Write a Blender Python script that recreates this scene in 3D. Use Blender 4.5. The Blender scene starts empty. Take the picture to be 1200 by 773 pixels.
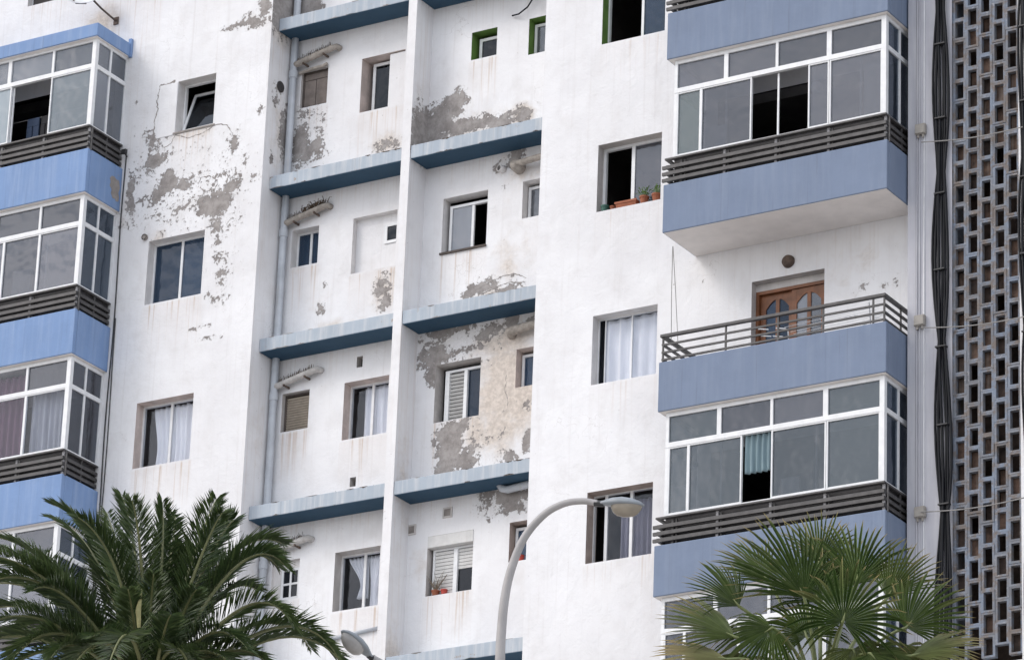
import bpy, math, random
import numpy as np
from mathutils import Vector, Matrix

random.seed(7); rng = np.random.default_rng(7)
sc = bpy.context.scene
col = sc.collection
R = math.radians

# ------------------------------------------------------------------ camera
CAM = Vector((40.05, -53.13, 1.60)); FPX = 5049.0
YAW, PITCH, ROLL = R(32.087), R(21.760), R(2.254)
fwd = Vector((-math.sin(YAW)*math.cos(PITCH), math.cos(YAW)*math.cos(PITCH), math.sin(PITCH)))
rt0 = Vector((math.cos(YAW), math.sin(YAW), 0)); up0 = rt0.cross(fwd)
RT = rt0*math.cos(ROLL) + up0*math.sin(ROLL); UP = -rt0*math.sin(ROLL) + up0*math.cos(ROLL)
cd = bpy.data.cameras.new('camera'); cam = bpy.data.objects.new('camera', cd); col.objects.link(cam)
m = Matrix.Identity(4)
for i in range(3):
    m[i][0], m[i][1], m[i][2], m[i][3] = RT[i], UP[i], -fwd[i], CAM[i]
cam.matrix_world = m
cd.sensor_width = 36; cd.lens = FPX/1200*36; cd.clip_start = 1; cd.clip_end = 5000
sc.camera = cam

# ------------------------------------------------------------------ sky, sun, exposure
SUN_TRAVEL = Vector((0.95, 1.0, -1.25)).normalized()        # from the left, in front of the facade
w = bpy.data.worlds.new('World'); sc.world = w; w.use_nodes = True
nt = w.node_tree
sky = nt.nodes.new('ShaderNodeTexSky'); sky.sky_type = 'NISHITA'; sky.sun_disc = False
sky.sun_elevation = math.asin(-SUN_TRAVEL.z)
sky.sun_rotation = math.atan2(-SUN_TRAVEL.x, -SUN_TRAVEL.y)
sky.altitude = 0; sky.air_density = 1.0; sky.dust_density = 3.0; sky.ozone_density = 1.0
tc = nt.nodes.new('ShaderNodeTexCoord'); mpw = nt.nodes.new('ShaderNodeMapping'); mpw.inputs['Scale'].default_value = (1, 1, 2.2)
nt.links.new(tc.outputs['Generated'], mpw.inputs['Vector'])
cn = nt.nodes.new('ShaderNodeTexNoise'); cn.inputs['Scale'].default_value = 3.2; cn.inputs['Detail'].default_value = 7; cn.inputs['Roughness'].default_value = .58; nt.links.new(mpw.outputs[0], cn.inputs['Vector'])
cm = nt.nodes.new('ShaderNodeMapRange'); cm.interpolation_type = 'SMOOTHSTEP'; cm.inputs['From Min'].default_value = .40; cm.inputs['From Max'].default_value = .60; cm.inputs['To Min'].default_value = .30; cm.inputs['To Max'].default_value = 1.0; nt.links.new(cn.outputs[0], cm.inputs['Value'])
cx_ = nt.nodes.new('ShaderNodeMix'); cx_.data_type = 'RGBA'; nt.links.new(cm.outputs[0], cx_.inputs[0]); nt.links.new(sky.outputs[0], cx_.inputs[6]); cx_.inputs[7].default_value = (7.6, 7.8, 8.3, 1)      # bright, fairly even cloud deck
nt.links.new(cx_.outputs[2], nt.nodes['Background'].inputs[0])
nt.nodes['Background'].inputs[1].default_value = 0.15
sd = bpy.data.lights.new('sun', 'SUN'); sd.energy = 0.85; sd.angle = R(20); sd.color = (1.0, 0.965, 0.94)
sun = bpy.data.objects.new('sun', sd); col.objects.link(sun)
sun.rotation_euler = SUN_TRAVEL.to_track_quat('-Z', 'Y').to_euler(); sun.location = (-20, -40, 60)
sc.view_settings.view_transform = 'Standard'; sc.view_settings.look = 'None'
sc.view_settings.exposure = 0.42; sc.view_settings.gamma = 1.0
sc.render.resolution_x, sc.render.resolution_y = 1024, 659

# ------------------------------------------------------------------ pixel helpers (photo is 1200 x 773)
ZB = 30.96            # height of the topmost balcony's parapet above the street
SH = 2.9              # storey height
def ray(px, py): return RT*((px-600)/FPX) - UP*((py-386.5)/FPX) + fwd
def un(px, py, Y):    # point of a wall plane y = Y seen at a pixel -> x, z (z relative to ZB)
    d = ray(px, py); t = (Y-CAM.y)/d.y; P = CAM + d*t; return P.x, P.z-ZB
def at(px, py, D):    # point at horizontal distance D from the camera
    d = ray(px, py); return CAM + d*(D/math.hypot(d.x, d.y))

# ------------------------------------------------------------------ materials
def mat(name):
    M = bpy.data.materials.new(name); M.use_nodes = True
    return M, M.node_tree, M.node_tree.nodes['Principled BSDF']
def N(nt, t, **kw):
    n = nt.nodes.new(t)
    for k, v in kw.items():
        if k.startswith('i_'): n.inputs[k[2:].replace('_', ' ')].default_value = v
        else: setattr(n, k, v)
    return n
def noise(nt, vec, scale, detail=5, rough=.6, dist=0):
    n = N(nt, 'ShaderNodeTexNoise'); n.inputs['Scale'].default_value = scale; n.inputs['Detail'].default_value = detail
    n.inputs['Roughness'].default_value = rough; n.inputs['Distortion'].default_value = dist
    nt.links.new(vec, n.inputs['Vector']); return n.outputs[0]
def coords(nt, scale=(1, 1, 1)):
    g = N(nt, 'ShaderNodeNewGeometry'); mp = N(nt, 'ShaderNodeMapping'); mp.inputs['Scale'].default_value = scale
    nt.links.new(g.outputs['Position'], mp.inputs['Vector']); return mp.outputs[0]
def ramp(nt, v, a, b, lo=0., hi=1.):
    n = N(nt, 'ShaderNodeMapRange'); n.interpolation_type = 'SMOOTHSTEP'
    for i, x in zip(('From Min', 'From Max', 'To Min', 'To Max'), (a, b, lo, hi)): n.inputs[i].default_value = x
    nt.links.new(v, n.inputs['Value']); return n.outputs[0]
def mathn(nt, op, a, b=None):
    n = N(nt, 'ShaderNodeMath', operation=op)
    for i, x in enumerate((a, b)):
        if x is None: continue
        if isinstance(x, (int, float)): n.inputs[i].default_value = x
        else: nt.links.new(x, n.inputs[i])
    return n.outputs[0]
def mixc(nt, f, a, b):
    n = N(nt, 'ShaderNodeMix', data_type='RGBA')
    for s, x in (('Factor', f), ('A', a), ('B', b)):
        k = {'Factor': 0, 'A': 6, 'B': 7}[s]
        if isinstance(x, (int, float)): n.inputs[k].default_value = x
        elif isinstance(x, tuple): n.inputs[k].default_value = (*x, 1) if len(x) == 3 else x
        else: nt.links.new(x, n.inputs[k])
    return n.outputs[2]
def attr(nt, name):
    a = N(nt, 'ShaderNodeAttribute'); a.attribute_name = name; return a.outputs['Fac']
def bump(nt, h, bs, strength=.4, dist=.01):
    b = N(nt, 'ShaderNodeBump'); b.inputs['Strength'].default_value = strength; b.inputs['Distance'].default_value = dist
    nt.links.new(h, b.inputs['Height']); nt.links.new(b.outputs[0], bs.inputs['Normal'])

def simple(name, c, rough=.6, var=.12, scale=6, metal=0., streak=0., dark=None, bumpy=0.):
    M, nt, bs = mat(name)
    v = noise(nt, coords(nt), scale); f = ramp(nt, v, .3, .7)
    d = tuple(x*(1-2*var) for x in c) if dark is None else dark
    cc = mixc(nt, f, d, tuple(c))
    if streak:
        s = noise(nt, coords(nt, (11, 11, .55)), 1.0, 6, .65); s = ramp(nt, s, .5, .78, 0, streak)
        cc = mixc(nt, s, cc, (.30, .27, .24))
    nt.links.new(cc, bs.inputs['Base Color']); bs.inputs['Roughness'].default_value = rough; bs.inputs['Metallic'].default_value = metal
    if bumpy: bump(nt, noise(nt, coords(nt), 40, 4), bs, bumpy, .01)
    return M

def wall_material():
    M, nt, bs = mat('wall_plaster')
    c = coords(nt)
    big = noise(nt, c, .55, 4); fine = noise(nt, c, 12, 8, .70); mid = noise(nt, c, 3.2, 7, .62, .4)
    white = mixc(nt, ramp(nt, big, .3, .7), (.72, .715, .725), (.81, .81, .82))
    sand = noise(nt, coords(nt, (1.2, 1.2, .9)), 2.2, 6)
    white = mixc(nt, ramp(nt, sand, .46, .74, 0, .36), white, (.60, .58, .57))
    # vertical rain streaks, stronger where the dirt attribute is
    st = noise(nt, coords(nt, (13, 13, .38)), 1.0, 5, .6)
    white = mixc(nt, ramp(nt, st, .52, .78, 0, .30), white, (.55, .52, .50))
    dirt = attr(nt, 'dirt')
    st2 = noise(nt, coords(nt, (22, 22, .5)), 1.0, 3, .5)
    white = mixc(nt, mathn(nt, 'MULTIPLY', ramp(nt, st2, .52, .70, .12, .75), dirt), white, (.50, .38, .29))
    # discoloured plaster
    stain = mathn(nt, 'ADD', attr(nt, 'stain'), mathn(nt, 'MULTIPLY', mathn(nt, 'SUBTRACT', mid, .5), .9))
    sm = ramp(nt, stain, .30, .85)
    spk = noise(nt, c, 14, 6, .7)
    scol = mixc(nt, ramp(nt, spk, .35, .66), (.47, .405, .345), (.66, .58, .505))
    base = mixc(nt, mathn(nt, 'MULTIPLY', sm, .85), white, scol)
    # fallen plaster: grey render below, ragged edge
    rag = mathn(nt, 'ADD', mathn(nt, 'MULTIPLY', mathn(nt, 'SUBTRACT', mid, .5), 1.5), mathn(nt, 'MULTIPLY', mathn(nt, 'SUBTRACT', fine, .5), 2.1))
    pv = mathn(nt, 'ADD', attr(nt, 'peel'), mathn(nt, 'MULTIPLY', rag, ramp(nt, attr(nt, 'peel'), .0, .12)))
    pm = ramp(nt, pv, .47, .50)
    worn = mathn(nt, 'MULTIPLY', ramp(nt, pv, .22, .47), ramp(nt, noise(nt, c, 24, 6, .72), .46, .60, .08, .55))
    base = mixc(nt, worn, base, (.50, .48, .465))
    edge = mathn(nt, 'SUBTRACT', ramp(nt, pv, .445, .475), pm)
    cem = mixc(nt, ramp(nt, noise(nt, c, 5, 8, .7), .33, .68), (.23, .21, .20), (.38, .355, .34))
    cem = mixc(nt, ramp(nt, noise(nt, c, 26, 5, .7), .58, .7, 0, .55), cem, (.42, .39, .36))
    base = mixc(nt, pm, base, cem)
    base = mixc(nt, mathn(nt, 'MULTIPLY', edge, .55), base, (.25, .22, .2))
    # scattered specks and hairline cracks
    sp = noise(nt, c, 17, 3, .5)
    base = mixc(nt, ramp(nt, sp, .735, .76, 0, .6), base, (.36, .33, .31))
    vo = N(nt, 'ShaderNodeTexVoronoi', feature='DISTANCE_TO_EDGE'); vo.inputs['Scale'].default_value = .9
    wv = N(nt, 'ShaderNodeVectorMath', operation='ADD'); nt.links.new(c, wv.inputs[0])
    wn = N(nt, 'ShaderNodeTexNoise'); wn.inputs['Scale'].default_value = 2.5; wn.inputs['Detail'].default_value = 6; nt.links.new(c, wn.inputs['Vector'])
    nt.links.new(wn.outputs[1], wv.inputs[1]); nt.links.new(wv.outputs[0], vo.inputs['Vector'])
    ck = mathn(nt, 'MULTIPLY', ramp(nt, vo.outputs['Distance'], .0, .006, 1, 0), ramp(nt, big, .54, .64, 0, .40))
    base = mixc(nt, ck, base, (.40, .37, .35))
    nt.links.new(base, bs.inputs['Base Color'])
    bs.inputs['Roughness'].default_value = .9; bs.inputs['Specular IOR Level'].default_value = .15
    h = mathn(nt, 'ADD', mathn(nt, 'MULTIPLY', pm, -1.8), mathn(nt, 'ADD', mathn(nt, 'MULTIPLY', fine, .30), mathn(nt, 'MULTIPLY', mid, .9)))
    bump(nt, h, bs, .75, .026)
    return M

def blue_paint(name, c, faded, fade=.5, chips=.72):
    M, nt, bs = mat(name)
    cc = coords(nt)
    f = ramp(nt, noise(nt, cc, 1.6, 6, .65), .32, .72)
    base = mixc(nt, f, tuple(x*.90 for x in c), c)
    st = noise(nt, coords(nt, (10, 10, .7)), 1.0, 6, .65)
    base = mixc(nt, ramp(nt, st, .42, .75, 0, fade), base, faded)
    st2 = noise(nt, coords(nt, (17, 17, .45)), 1.0, 4, .6)
    base = mixc(nt, ramp(nt, st2, .57, .76, 0, .42), base, tuple(x*.5+.03 for x in c))
    ch = noise(nt, cc, 7, 8, .7)
    base = mixc(nt, ramp(nt, ch, chips, chips+.02), base, (.34, .30, .27))
    nt.links.new(base, bs.inputs['Base Color']); bs.inputs['Roughness'].default_value = .75; bs.inputs['Specular IOR Level'].default_value = .25
    bump(nt, noise(nt, cc, 6, 8, .65), bs, .35, .012)
    return M

def block_paint():
    M, nt, bs = mat('screen_block_cement')
    c = coords(nt); oi = N(nt, 'ShaderNodeObjectInfo')
    base = mixc(nt, oi.outputs['Random'], (.14, .145, .16), (.22, .235, .265))
    blue = ramp(nt, noise(nt, c, 2.2, 6, .7), .42, .62, 0, .75); base = mixc(nt, blue, base, (.195, .24, .315))
    brown = ramp(nt, noise(nt, c, 6.5, 7, .72), 0.44, .62, 0, .9); base = mixc(nt, brown, base, (.17, .14, .12))
    pale = ramp(nt, noise(nt, c, 21, 6, .7), .58, .68, 0, .6); base = mixc(nt, pale, base, (.42, .42, .43))
    nt.links.new(base, bs.inputs['Base Color']); bs.inputs['Roughness'].default_value = .92
    bump(nt, noise(nt, c, 30, 6, .7), bs, .7, .012)
    return M

def pane_material(name, tint, refl=.10, rough=.02, opaque=None):
    """Window glass: reflection over either see-through tinted glass or an opaque tone behind it (film, screen, painted reflection)."""
    M, nt, bs = mat(name)
    out = nt.nodes['Material Output']
    gl = N(nt, 'ShaderNodeBsdfGlossy'); gl.inputs['Roughness'].default_value = rough; gl.inputs['Color'].default_value = (.74, .80, .89, 1)
    lw_ = N(nt, 'ShaderNodeLayerWeight'); lw_.inputs['Blend'].default_value = .5
    cl = noise(nt, coords(nt), 1.1, 3)
    bmp = N(nt, 'ShaderNodeBump'); bmp.inputs['Strength'].default_value = .45; bmp.inputs['Distance'].default_value = .06
    nt.links.new(cl, bmp.inputs['Height']); nt.links.new(bmp.outputs[0], gl.inputs['Normal'])
    fac = mathn(nt, 'ADD', mathn(nt, 'MULTIPLY', mathn(nt, 'POWER', lw_.outputs['Facing'], 3.0), .6), refl)
    if opaque is None:
        tr = N(nt, 'ShaderNodeBsdfTransparent'); tr.inputs['Color'].default_value = (*tint, 1)
        base = tr.outputs[0]
    else:
        df = N(nt, 'ShaderNodeBsdfDiffuse')
        v = ramp(nt, noise(nt, coords(nt, (6, 6, .8)), 1.0, 5), .3, .75)
        nt.links.new(mixc(nt, v, tuple(x*.92 for x in opaque), opaque), df.inputs['Color'])
        oi = N(nt, 'ShaderNodeObjectInfo'); sc_ = N(nt, 'ShaderNodeVectorMath', operation='SCALE'); nt.links.new(ramp(nt, oi.outputs['Random'], 0, 1, .6, 1.5), sc_.inputs['Scale'])
        nt.links.new(df.inputs['Color'].links[0].from_socket, sc_.inputs[0]); nt.links.new(sc_.outputs[0], df.inputs['Color'])
        tr = N(nt, 'ShaderNodeBsdfTransparent'); tr.inputs['Color'].default_value = (.82, .85, .90, 1)
        m0 = N(nt, 'ShaderNodeMixShader'); m0.inputs[0].default_value = .46; nt.links.new(df.outputs[0], m0.inputs[1]); nt.links.new(tr.outputs[0], m0.inputs[2]); base = m0.outputs[0]
    mx = N(nt, 'ShaderNodeMixShader'); nt.links.new(fac, mx.inputs[0]); nt.links.new(base, mx.inputs[1]); nt.links.new(gl.outputs[0], mx.inputs[2])
    nt.links.new(mx.outputs[0], out.inputs['Surface'])
    return M

def cloth(name, c, c2=None, trans=.35):
    M, nt, bs = mat(name)
    f = ramp(nt, noise(nt, coords(nt, (9, 9, 1)), 1.0, 4), .3, .7)
    nt.links.new(mixc(nt, f, c2 or tuple(x*.8 for x in c), c), bs.inputs['Base Color']); bs.inputs['Roughness'].default_value = .9
    return M

def leaf_material(name, a, b, tip, tip0=.8, tip1=1.0, gloss=.35, sunlit=(.15, .20, .07)):
    M, nt, bs = mat(name)
    oi = N(nt, 'ShaderNodeObjectInfo')
    c = mixc(nt, oi.outputs['Random'], a, b)
    v = noise(nt, coords(nt), 9, 3); c = mixc(nt, ramp(nt, v, .35, .7, 0, .5), c, tuple(x*.55 for x in a))
    c = mixc(nt, attr(nt, 'sunlit'), c, sunlit); t = attr(nt, 'tip'); d = attr(nt, 'dry')  # random lighter green paints in the look of sunlit leaf segments
    c = mixc(nt, ramp(nt, t, tip0, tip1, 0, .9), c, tip)
    c = mixc(nt, d, c, tip)
    nt.links.new(c, bs.inputs['Base Color']); bs.inputs['Roughness'].default_value = gloss
    out = nt.nodes['Material Output']
    tl = N(nt, 'ShaderNodeBsdfTranslucent'); nt.links.new(c, tl.inputs['Color'])
    mx = N(nt, 'ShaderNodeMixShader'); mx.inputs[0].default_value = .14
    nt.links.new(bs.outputs[0], mx.inputs[1]); nt.links.new(tl.outputs[0], mx.inputs[2]); nt.links.new(mx.outputs[0], out.inputs['Surface'])
    return M

M_ = {}
M_['wall'] = wall_material()
M_['blueR'] = blue_paint('blue_grey_paint', (.185, .232, .325), (.25, .295, .375), .35, .79)
M_['blueL'] = blue_paint('bright_blue_paint', (.20, .305, .515), (.30, .385, .55), .5, .69)
M_['ledge'] = blue_paint('faded_blue_paint', (.40, .455, .515), (.56, .575, .59), .9, .64)
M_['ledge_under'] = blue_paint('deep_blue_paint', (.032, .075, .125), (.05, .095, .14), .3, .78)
M_['soffit'] = simple('soffit_plaster', (.80, .76, .73), .9, .06, 2)
M_['reveal'] = simple('reveal_plaster', (.70, .68, .67), .9, .08, 4, streak=.3)
M_['reveal_grey'] = simple('grey_reveal_plaster', (.56, .53, .51), .9, .10, 5, streak=.4)
M_['reveal_brown'] = simple('brown_reveal_paint', (.45, .37, .33), .85, .14, 5, streak=.4)
M_['reveal_pink'] = simple('pinkish_reveal_paint', (.62, .53, .49), .85, .12, 5, streak=.4)
M_['reveal_green'] = simple('green_reveal_paint', (.13, .24, .05), .8, .15, 5)
M_['alu'] = simple('white_aluminium', (.76, .77, .78), .42, .05, 8, streak=.10)
M_['rail'] = simple('dark_grey_metal', (.078, .074, .074), .5, .2, 9)
M_['raillight'] = simple('grey_metal_post', (.42, .41, .42), .55, .2, 9)
M_['railpanel'] = simple('sill_panel_dark', (.05, .047, .05), .7, .2, 5)
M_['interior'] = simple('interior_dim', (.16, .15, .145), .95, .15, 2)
M_['dark'] = simple('dark_metal', (.03, .03, .032), .5, .2, 9)
M_['pipe'] = simple('grey_pipe_paint', (.50, .53, .57), .6, .10, 3, streak=.55)
M_['branch'] = simple('old_pipe_wrap', (.40, .36, .32), .9, .2, 12, streak=.5, bumpy=.5)
M_['branch_pale'] = simple('pale_pipe_wrap', (.55, .53, .51), .9, .14, 12, streak=.5, bumpy=.5)
M_['debris'] = simple('dry_debris', (.11, .075, .05), .95, .3, 30)
M_['vent'] = simple('vent_dark', (.05, .045, .045), .8, .2, 9)
M_['concrete'] = simple('raw_concrete', (.33, .30, .28), .95, .15, 6, streak=.4, bumpy=.4)
M_['wood'] = simple('brown_door_wood', (.25, .095, .038), .45, .2, 5)
M_['shutter'] = simple('shutter_slats', (.66, .655, .64), .6, .06, 8, streak=.25)
M_['board'] = simple('old_board', (.22, .185, .165), .85, .16, 7, streak=.4)
M_['boarddark'] = simple('old_board_frame', (.10, .08, .07), .85, .2, 7)
M_['blind'] = simple('tan_blind', (.36, .31, .25), .8, .1, 9)
M_['black'] = simple('cable_rubber', (.004, .005, .008), .5, .2, 9)
M_['greyblock'] = block_paint()
M_['brick'] = simple('dirty_brick_infill', (.15, .092, .066), .95, .34, 7, streak=.5, bumpy=.5)
M_['brickdark'] = simple('dark_brick_infill', (.055, .036, .028), .95, .3, 9, bumpy=.5)
M_['pilaster'] = blue_paint('whitewashed_pilaster', (.48, .48, .52), (.58, .58, .60), .7, .70)
M_['black'].node_tree.nodes['Principled BSDF'].inputs['Specular IOR Level'].default_value = .25
M_['jbox'] = simple('beige_plastic', (.37, .345, .31), .7, .1, 9, streak=.6)
M_['lamp'] = simple('lamp_pole_paint', (.36, .345, .34), .5, .08, 5, streak=.2)
M_['lamphead'] = simple('lamp_head_paint', (.25, .275, .30), .5, .08, 6)
M_['lampglass'] = simple('lamp_bowl_amber', (.27, .235, .185), .25, .12, 5)
M_['lampglass2'] = simple('lamp_bowl_clear', (.36, .345, .33), .22, .12, 5)
M_['terra'] = simple('terracotta', (.36, .12, .06), .8, .15, 9)
M_['greenpot'] = simple('green_plastic', (.035, .11, .085), .6, .1, 9)
M_['redpot'] = simple('red_plastic', (.50, .06, .04), .5, .1, 9)
M_['rust'] = simple('rusty_metal', (.13, .09, .07), .8, .25, 12)
M_['rope'] = simple('pale_cord', (.30, .29, .28), .9, .1, 9)
M_['asphalt'] = simple('pale_ground', (.26, .25, .235), .9, .15, 3)
M_['pavement'] = simple('pavement', (.52, .49, .46), .9, .1, 2)
M_['g_clear'] = pane_material('glass_clear', (.93, .94, .96), .02)
M_['g_dark'] = pane_material('glass_dark', (.20, .24, .30), .03)
M_['g_blue'] = pane_material('glass_bluish', (1, 1, 1), .02, .05, (.045, .075, .125))
M_['g_screen'] = pane_material('glass_grey_screen', (1, 1, 1), .07, .10, (.085, .084, .093))
M_['g_film'] = pane_material('glass_green_grey_film', (1, 1, 1), .07, .08, (.07, .083, .085))
M_['g_haze'] = pane_material('glass_lilac_clouds', (1, 1, 1), .07, .06, (.15, .15, .17))  # grey-lilac look of reflected clouds, put into the pane colour
M_['g_pale'] = pane_material('glass_pale_blind', (1, 1, 1), .07, .08, (.36, .41, .43))
M_['g_grey'] = pane_material('glass_light_grey', (1, 1, 1), .07, .08, (.24, .25, .27))
M_['g_side'] = pane_material('glass_side_slate', (1, 1, 1), .07, .08, (.045, .062, .085))
M_['g_greenrefl'] = pane_material('glass_green_reflection', (1, 1, 1), .07, .10, (.22, .26, .235))  # greenish reflection painted into the pane's diffuse colour
M_['c_white'] = cloth('white_net_curtain', (.86, .86, .88), (.72, .73, .76))
M_['c_grey'] = cloth('grey_curtain', (.36, .37, .41), (.24, .25, .28))
M_['c_teal'] = cloth('pale_teal_curtain', (.25, .34, .37), (.17, .24, .27))
M_['c_purple'] = cloth('plum_curtain', (.17, .09, .13), (.11, .05, .08))
M_['c_violet'] = cloth('violet_grey_curtain', (.23, .22, .27), (.15, .145, .19))
M_['denim'] = cloth('blue_denim', (.035, .055, .10))
M_['blackcloth'] = cloth('black_cloth', (.02, .02, .024))
M_['palm'] = leaf_material('date_palm_leaf', (.036, .066, .022), (.072, .108, .036), (.14, .13, .05), .93, 1.08, .36)
M_['rachis'] = simple('palm_rachis', (.19, .20, .085), .5, .15, 6)
M_['fan'] = leaf_material('fan_palm_leaf', (.040, .076, .017), (.088, .130, .030), (.44, .35, .18), 0.80, 1.0, .42)
M_['petiole'] = simple('fan_petiole', (.17, .20, .07), .5, .15, 6)
M_['trunk'] = simple('palm_trunk', (.16, .12, .09), .95, .25, 9, bumpy=.8)
M_['spike'] = simple('pale_spadix', (.45, .42, .20), .7, .15, 9)
M_['green'] = leaf_material('pot_plant_leaf', (.10, .19, .04), (.15, .25, .06), (.2, .2, .08), 2, 3, .5)
M_['twig'] = simple('dry_twig', (.24, .19, .14), .9, .2, 20)
M_['fibre'] = simple('dry_orange_fibre', (.40, .20, .05), .9, .2, 12)

# ------------------------------------------------------------------ mesh helpers
class MB:
    def __init__(s): s.v, s.f, s.mi = [], [], []
    def add(s, vs, fs, mi=0):
        o = len(s.v); s.v += [tuple(p) for p in vs]; s.f += [tuple(i+o for i in f) for f in fs]; s.mi += [mi]*len(fs); return s
    def box(s, x0, x1, y0, y1, z0, z1, mi=0):
        return s.add([(x0,y0,z0),(x1,y0,z0),(x1,y1,z0),(x0,y1,z0),(x0,y0,z1),(x1,y0,z1),(x1,y1,z1),(x0,y1,z1)],
                     [(0,3,2,1),(4,5,6,7),(0,1,5,4),(1,2,6,5),(2,3,7,6),(3,0,4,7)], mi)
    def tube(s, pts, r, n=8, cap=True, mi=0):
        pts = [Vector(p) for p in pts]; rr = r if isinstance(r, (list, tuple)) else [r]*len(pts)
        o = len(s.v); up = None
        for i, p in enumerate(pts):
            t = (pts[min(i+1, len(pts)-1)] - pts[max(i-1, 0)])
            t = t.normalized() if t.length > 1e-9 else Vector((0, 0, 1))
            if up is None: up = Vector((0, 0, 1)) if abs(t.z) < .9 else Vector((1, 0, 0))
            a = t.cross(up)
            if a.length < 1e-5: a = t.cross(Vector((0, 1, 0)))
            a.normalize(); b = a.cross(t); up = b
            for k in range(n):
                an = 2*math.pi*k/n; s.v.append(tuple(p + (a*math.cos(an) + b*math.sin(an))*rr[i]))
        for i in range(len(pts)-1):
            for k in range(n):
                s.f.append((o+i*n+k, o+i*n+(k+1) % n, o+(i+1)*n+(k+1) % n, o+(i+1)*n+k)); s.mi.append(mi)
        if cap:
            s.f.append(tuple(o+k for k in range(n))[::-1]); s.f.append(tuple(o+(len(pts)-1)*n+k for k in range(n))); s.mi += [mi, mi]
        return s
    def lathe(s, prof, n=16, c=(0, 0, 0), mi=0):      # profile (r, z) around z
        o = len(s.v)
        for r, z in prof:
            for k in range(n):
                a = 2*math.pi*k/n; s.v.append((c[0]+r*math.cos(a), c[1]+r*math.sin(a), c[2]+z))
        for i in range(len(prof)-1):
            for k in range(n):
                s.f.append((o+i*n+k, o+i*n+(k+1) % n, o+(i+1)*n+(k+1) % n, o+(i+1)*n+k)); s.mi.append(mi)
        return s
    def mesh(s, name, mats):
        me = bpy.data.meshes.new(name); me.from_pydata(s.v, [], s.f)
        for x in (mats if isinstance(mats, (list, tuple)) else [mats]): me.materials.append(M_[x])
        if isinstance(mats, (list, tuple)) and len(mats) > 1: me.polygons.foreach_set('material_index', s.mi)
        me.update(); return me
    def build(s, name, mats, parent=None, smooth=False, bevel=0):
        me = s.mesh(name, mats)
        if smooth: me.polygons.foreach_set('use_smooth', [True]*len(me.polygons))
        o = bpy.data.objects.new(name, me); col.objects.link(o); o.parent = parent
        if bevel:
            b = o.modifiers.new('bevel', 'BEVEL'); b.width = bevel; b.segments = 2; b.limit_method = 'ANGLE'
        return o
def link(name, me, parent=None, loc=(0, 0, 0), rot=(0, 0, 0)):
    o = bpy.data.objects.new(name, me); col.objects.link(o); o.parent = parent; o.location = loc; o.rotation_euler = rot; return o
def tag(o, label, cat, group=None, kind=None):
    if label: o['label'] = label
    if cat: o['category'] = cat
    if group: o['group'] = group
    if kind: o['kind'] = kind
    return o
def thing(name, label, cat, loc=(0, 0, 0), group=None):
    o = bpy.data.objects.new(name, None); col.objects.link(o); o.location = loc; o.empty_display_size = .3
    return tag(o, label, cat, group)

# ------------------------------------------------------------------ ground
g = MB().add([(-900, -900, 0), (900, -900, 0), (900, 900, 0), (-900, 900, 0)], [(0, 1, 2, 3)]).build('ground', 'asphalt'); tag(g, None, None, kind='structure')
g = MB().box(-60, 80, -46, -.0, .004, .14).build('pavement', 'pavement'); tag(g, None, None, kind='structure')

# ------------------------------------------------------------------ the building
B = thing('apartment_building', 'weathered white apartment block with blue balconies and peeling plaster', 'building')
BACK = .70                        # depth of the recessed bays
XE, XBL = 1.74, 7.15              # recess from XE to XBL
FIN0, FIN1, FINY = 4.355, 4.52, .20
ZTOP, ZLOW = 7.0, -11.0           # fine wall zone, relative to ZB
PILX, PILY = 13.83, -.40
SCR0, SCR1 = 14.555, 15.635

# wear, listed by where it shows in the photograph: (px, py, half width, half height [px], slant, strength)
PEEL_LEFT = [(215,225,62,50,0,.37),(175,190,24,40,0,.37),(265,270,18,70,0,.36),(153,222,4.5,16,0,1.),(154,240,5,12,0,1.),(178,168,3.5,12,0,.9),(181,188,13,9,-.4,1.),(172,155,6,4,-.5,.8),(171,166,3,3,0,.7),
 (274,167,6,9,.1,.9),(277,158,3,8,0,.7),(197,214,12,9,0,1.),(188,226,8,9,-.3,1.),(214,217,9,8,0,.95),(199,204,5,6,0,.9),(166,234,13,3,-.2,.75),
 (250,239,20,13,-.25,1.05),(239,246,9,8,0,1.),(272,216,10,9,-.5,.95),(264,203,13,5,-.4,.85),(276,203,4,5,0,.8),(213,244,8,4,-.3,.85),(217,252,3,4,0,.7),
 (187,251,2.5,3,0,.7),(254,266,7,9,.2,.85),(256,284,6,4,-.2,.8),(255,303,4,6,0,.85),(258,319,9,3.5,-.1,.8),(234,383,14,2.5,0,.68),(243,396,12,3,0,.68),
 (289,27,13,5,-.15,1.),(300,26,14,6,-.2,1.),(310,10,7,14,0,.95),(270,33,9,2.5,0,.75),(305,130,5,6,0,.7),(288,18,6,3,0,.7),
 (160,120,3,3,0,.6),(285,190,4,4,0,.66),(296,205,4,5,0,.66),(227,340,4,3,0,.6),(245,345,5,4,0,.68),(262,300,3,4,0,.6),(249,352,4,4,0,.66)]
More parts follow.
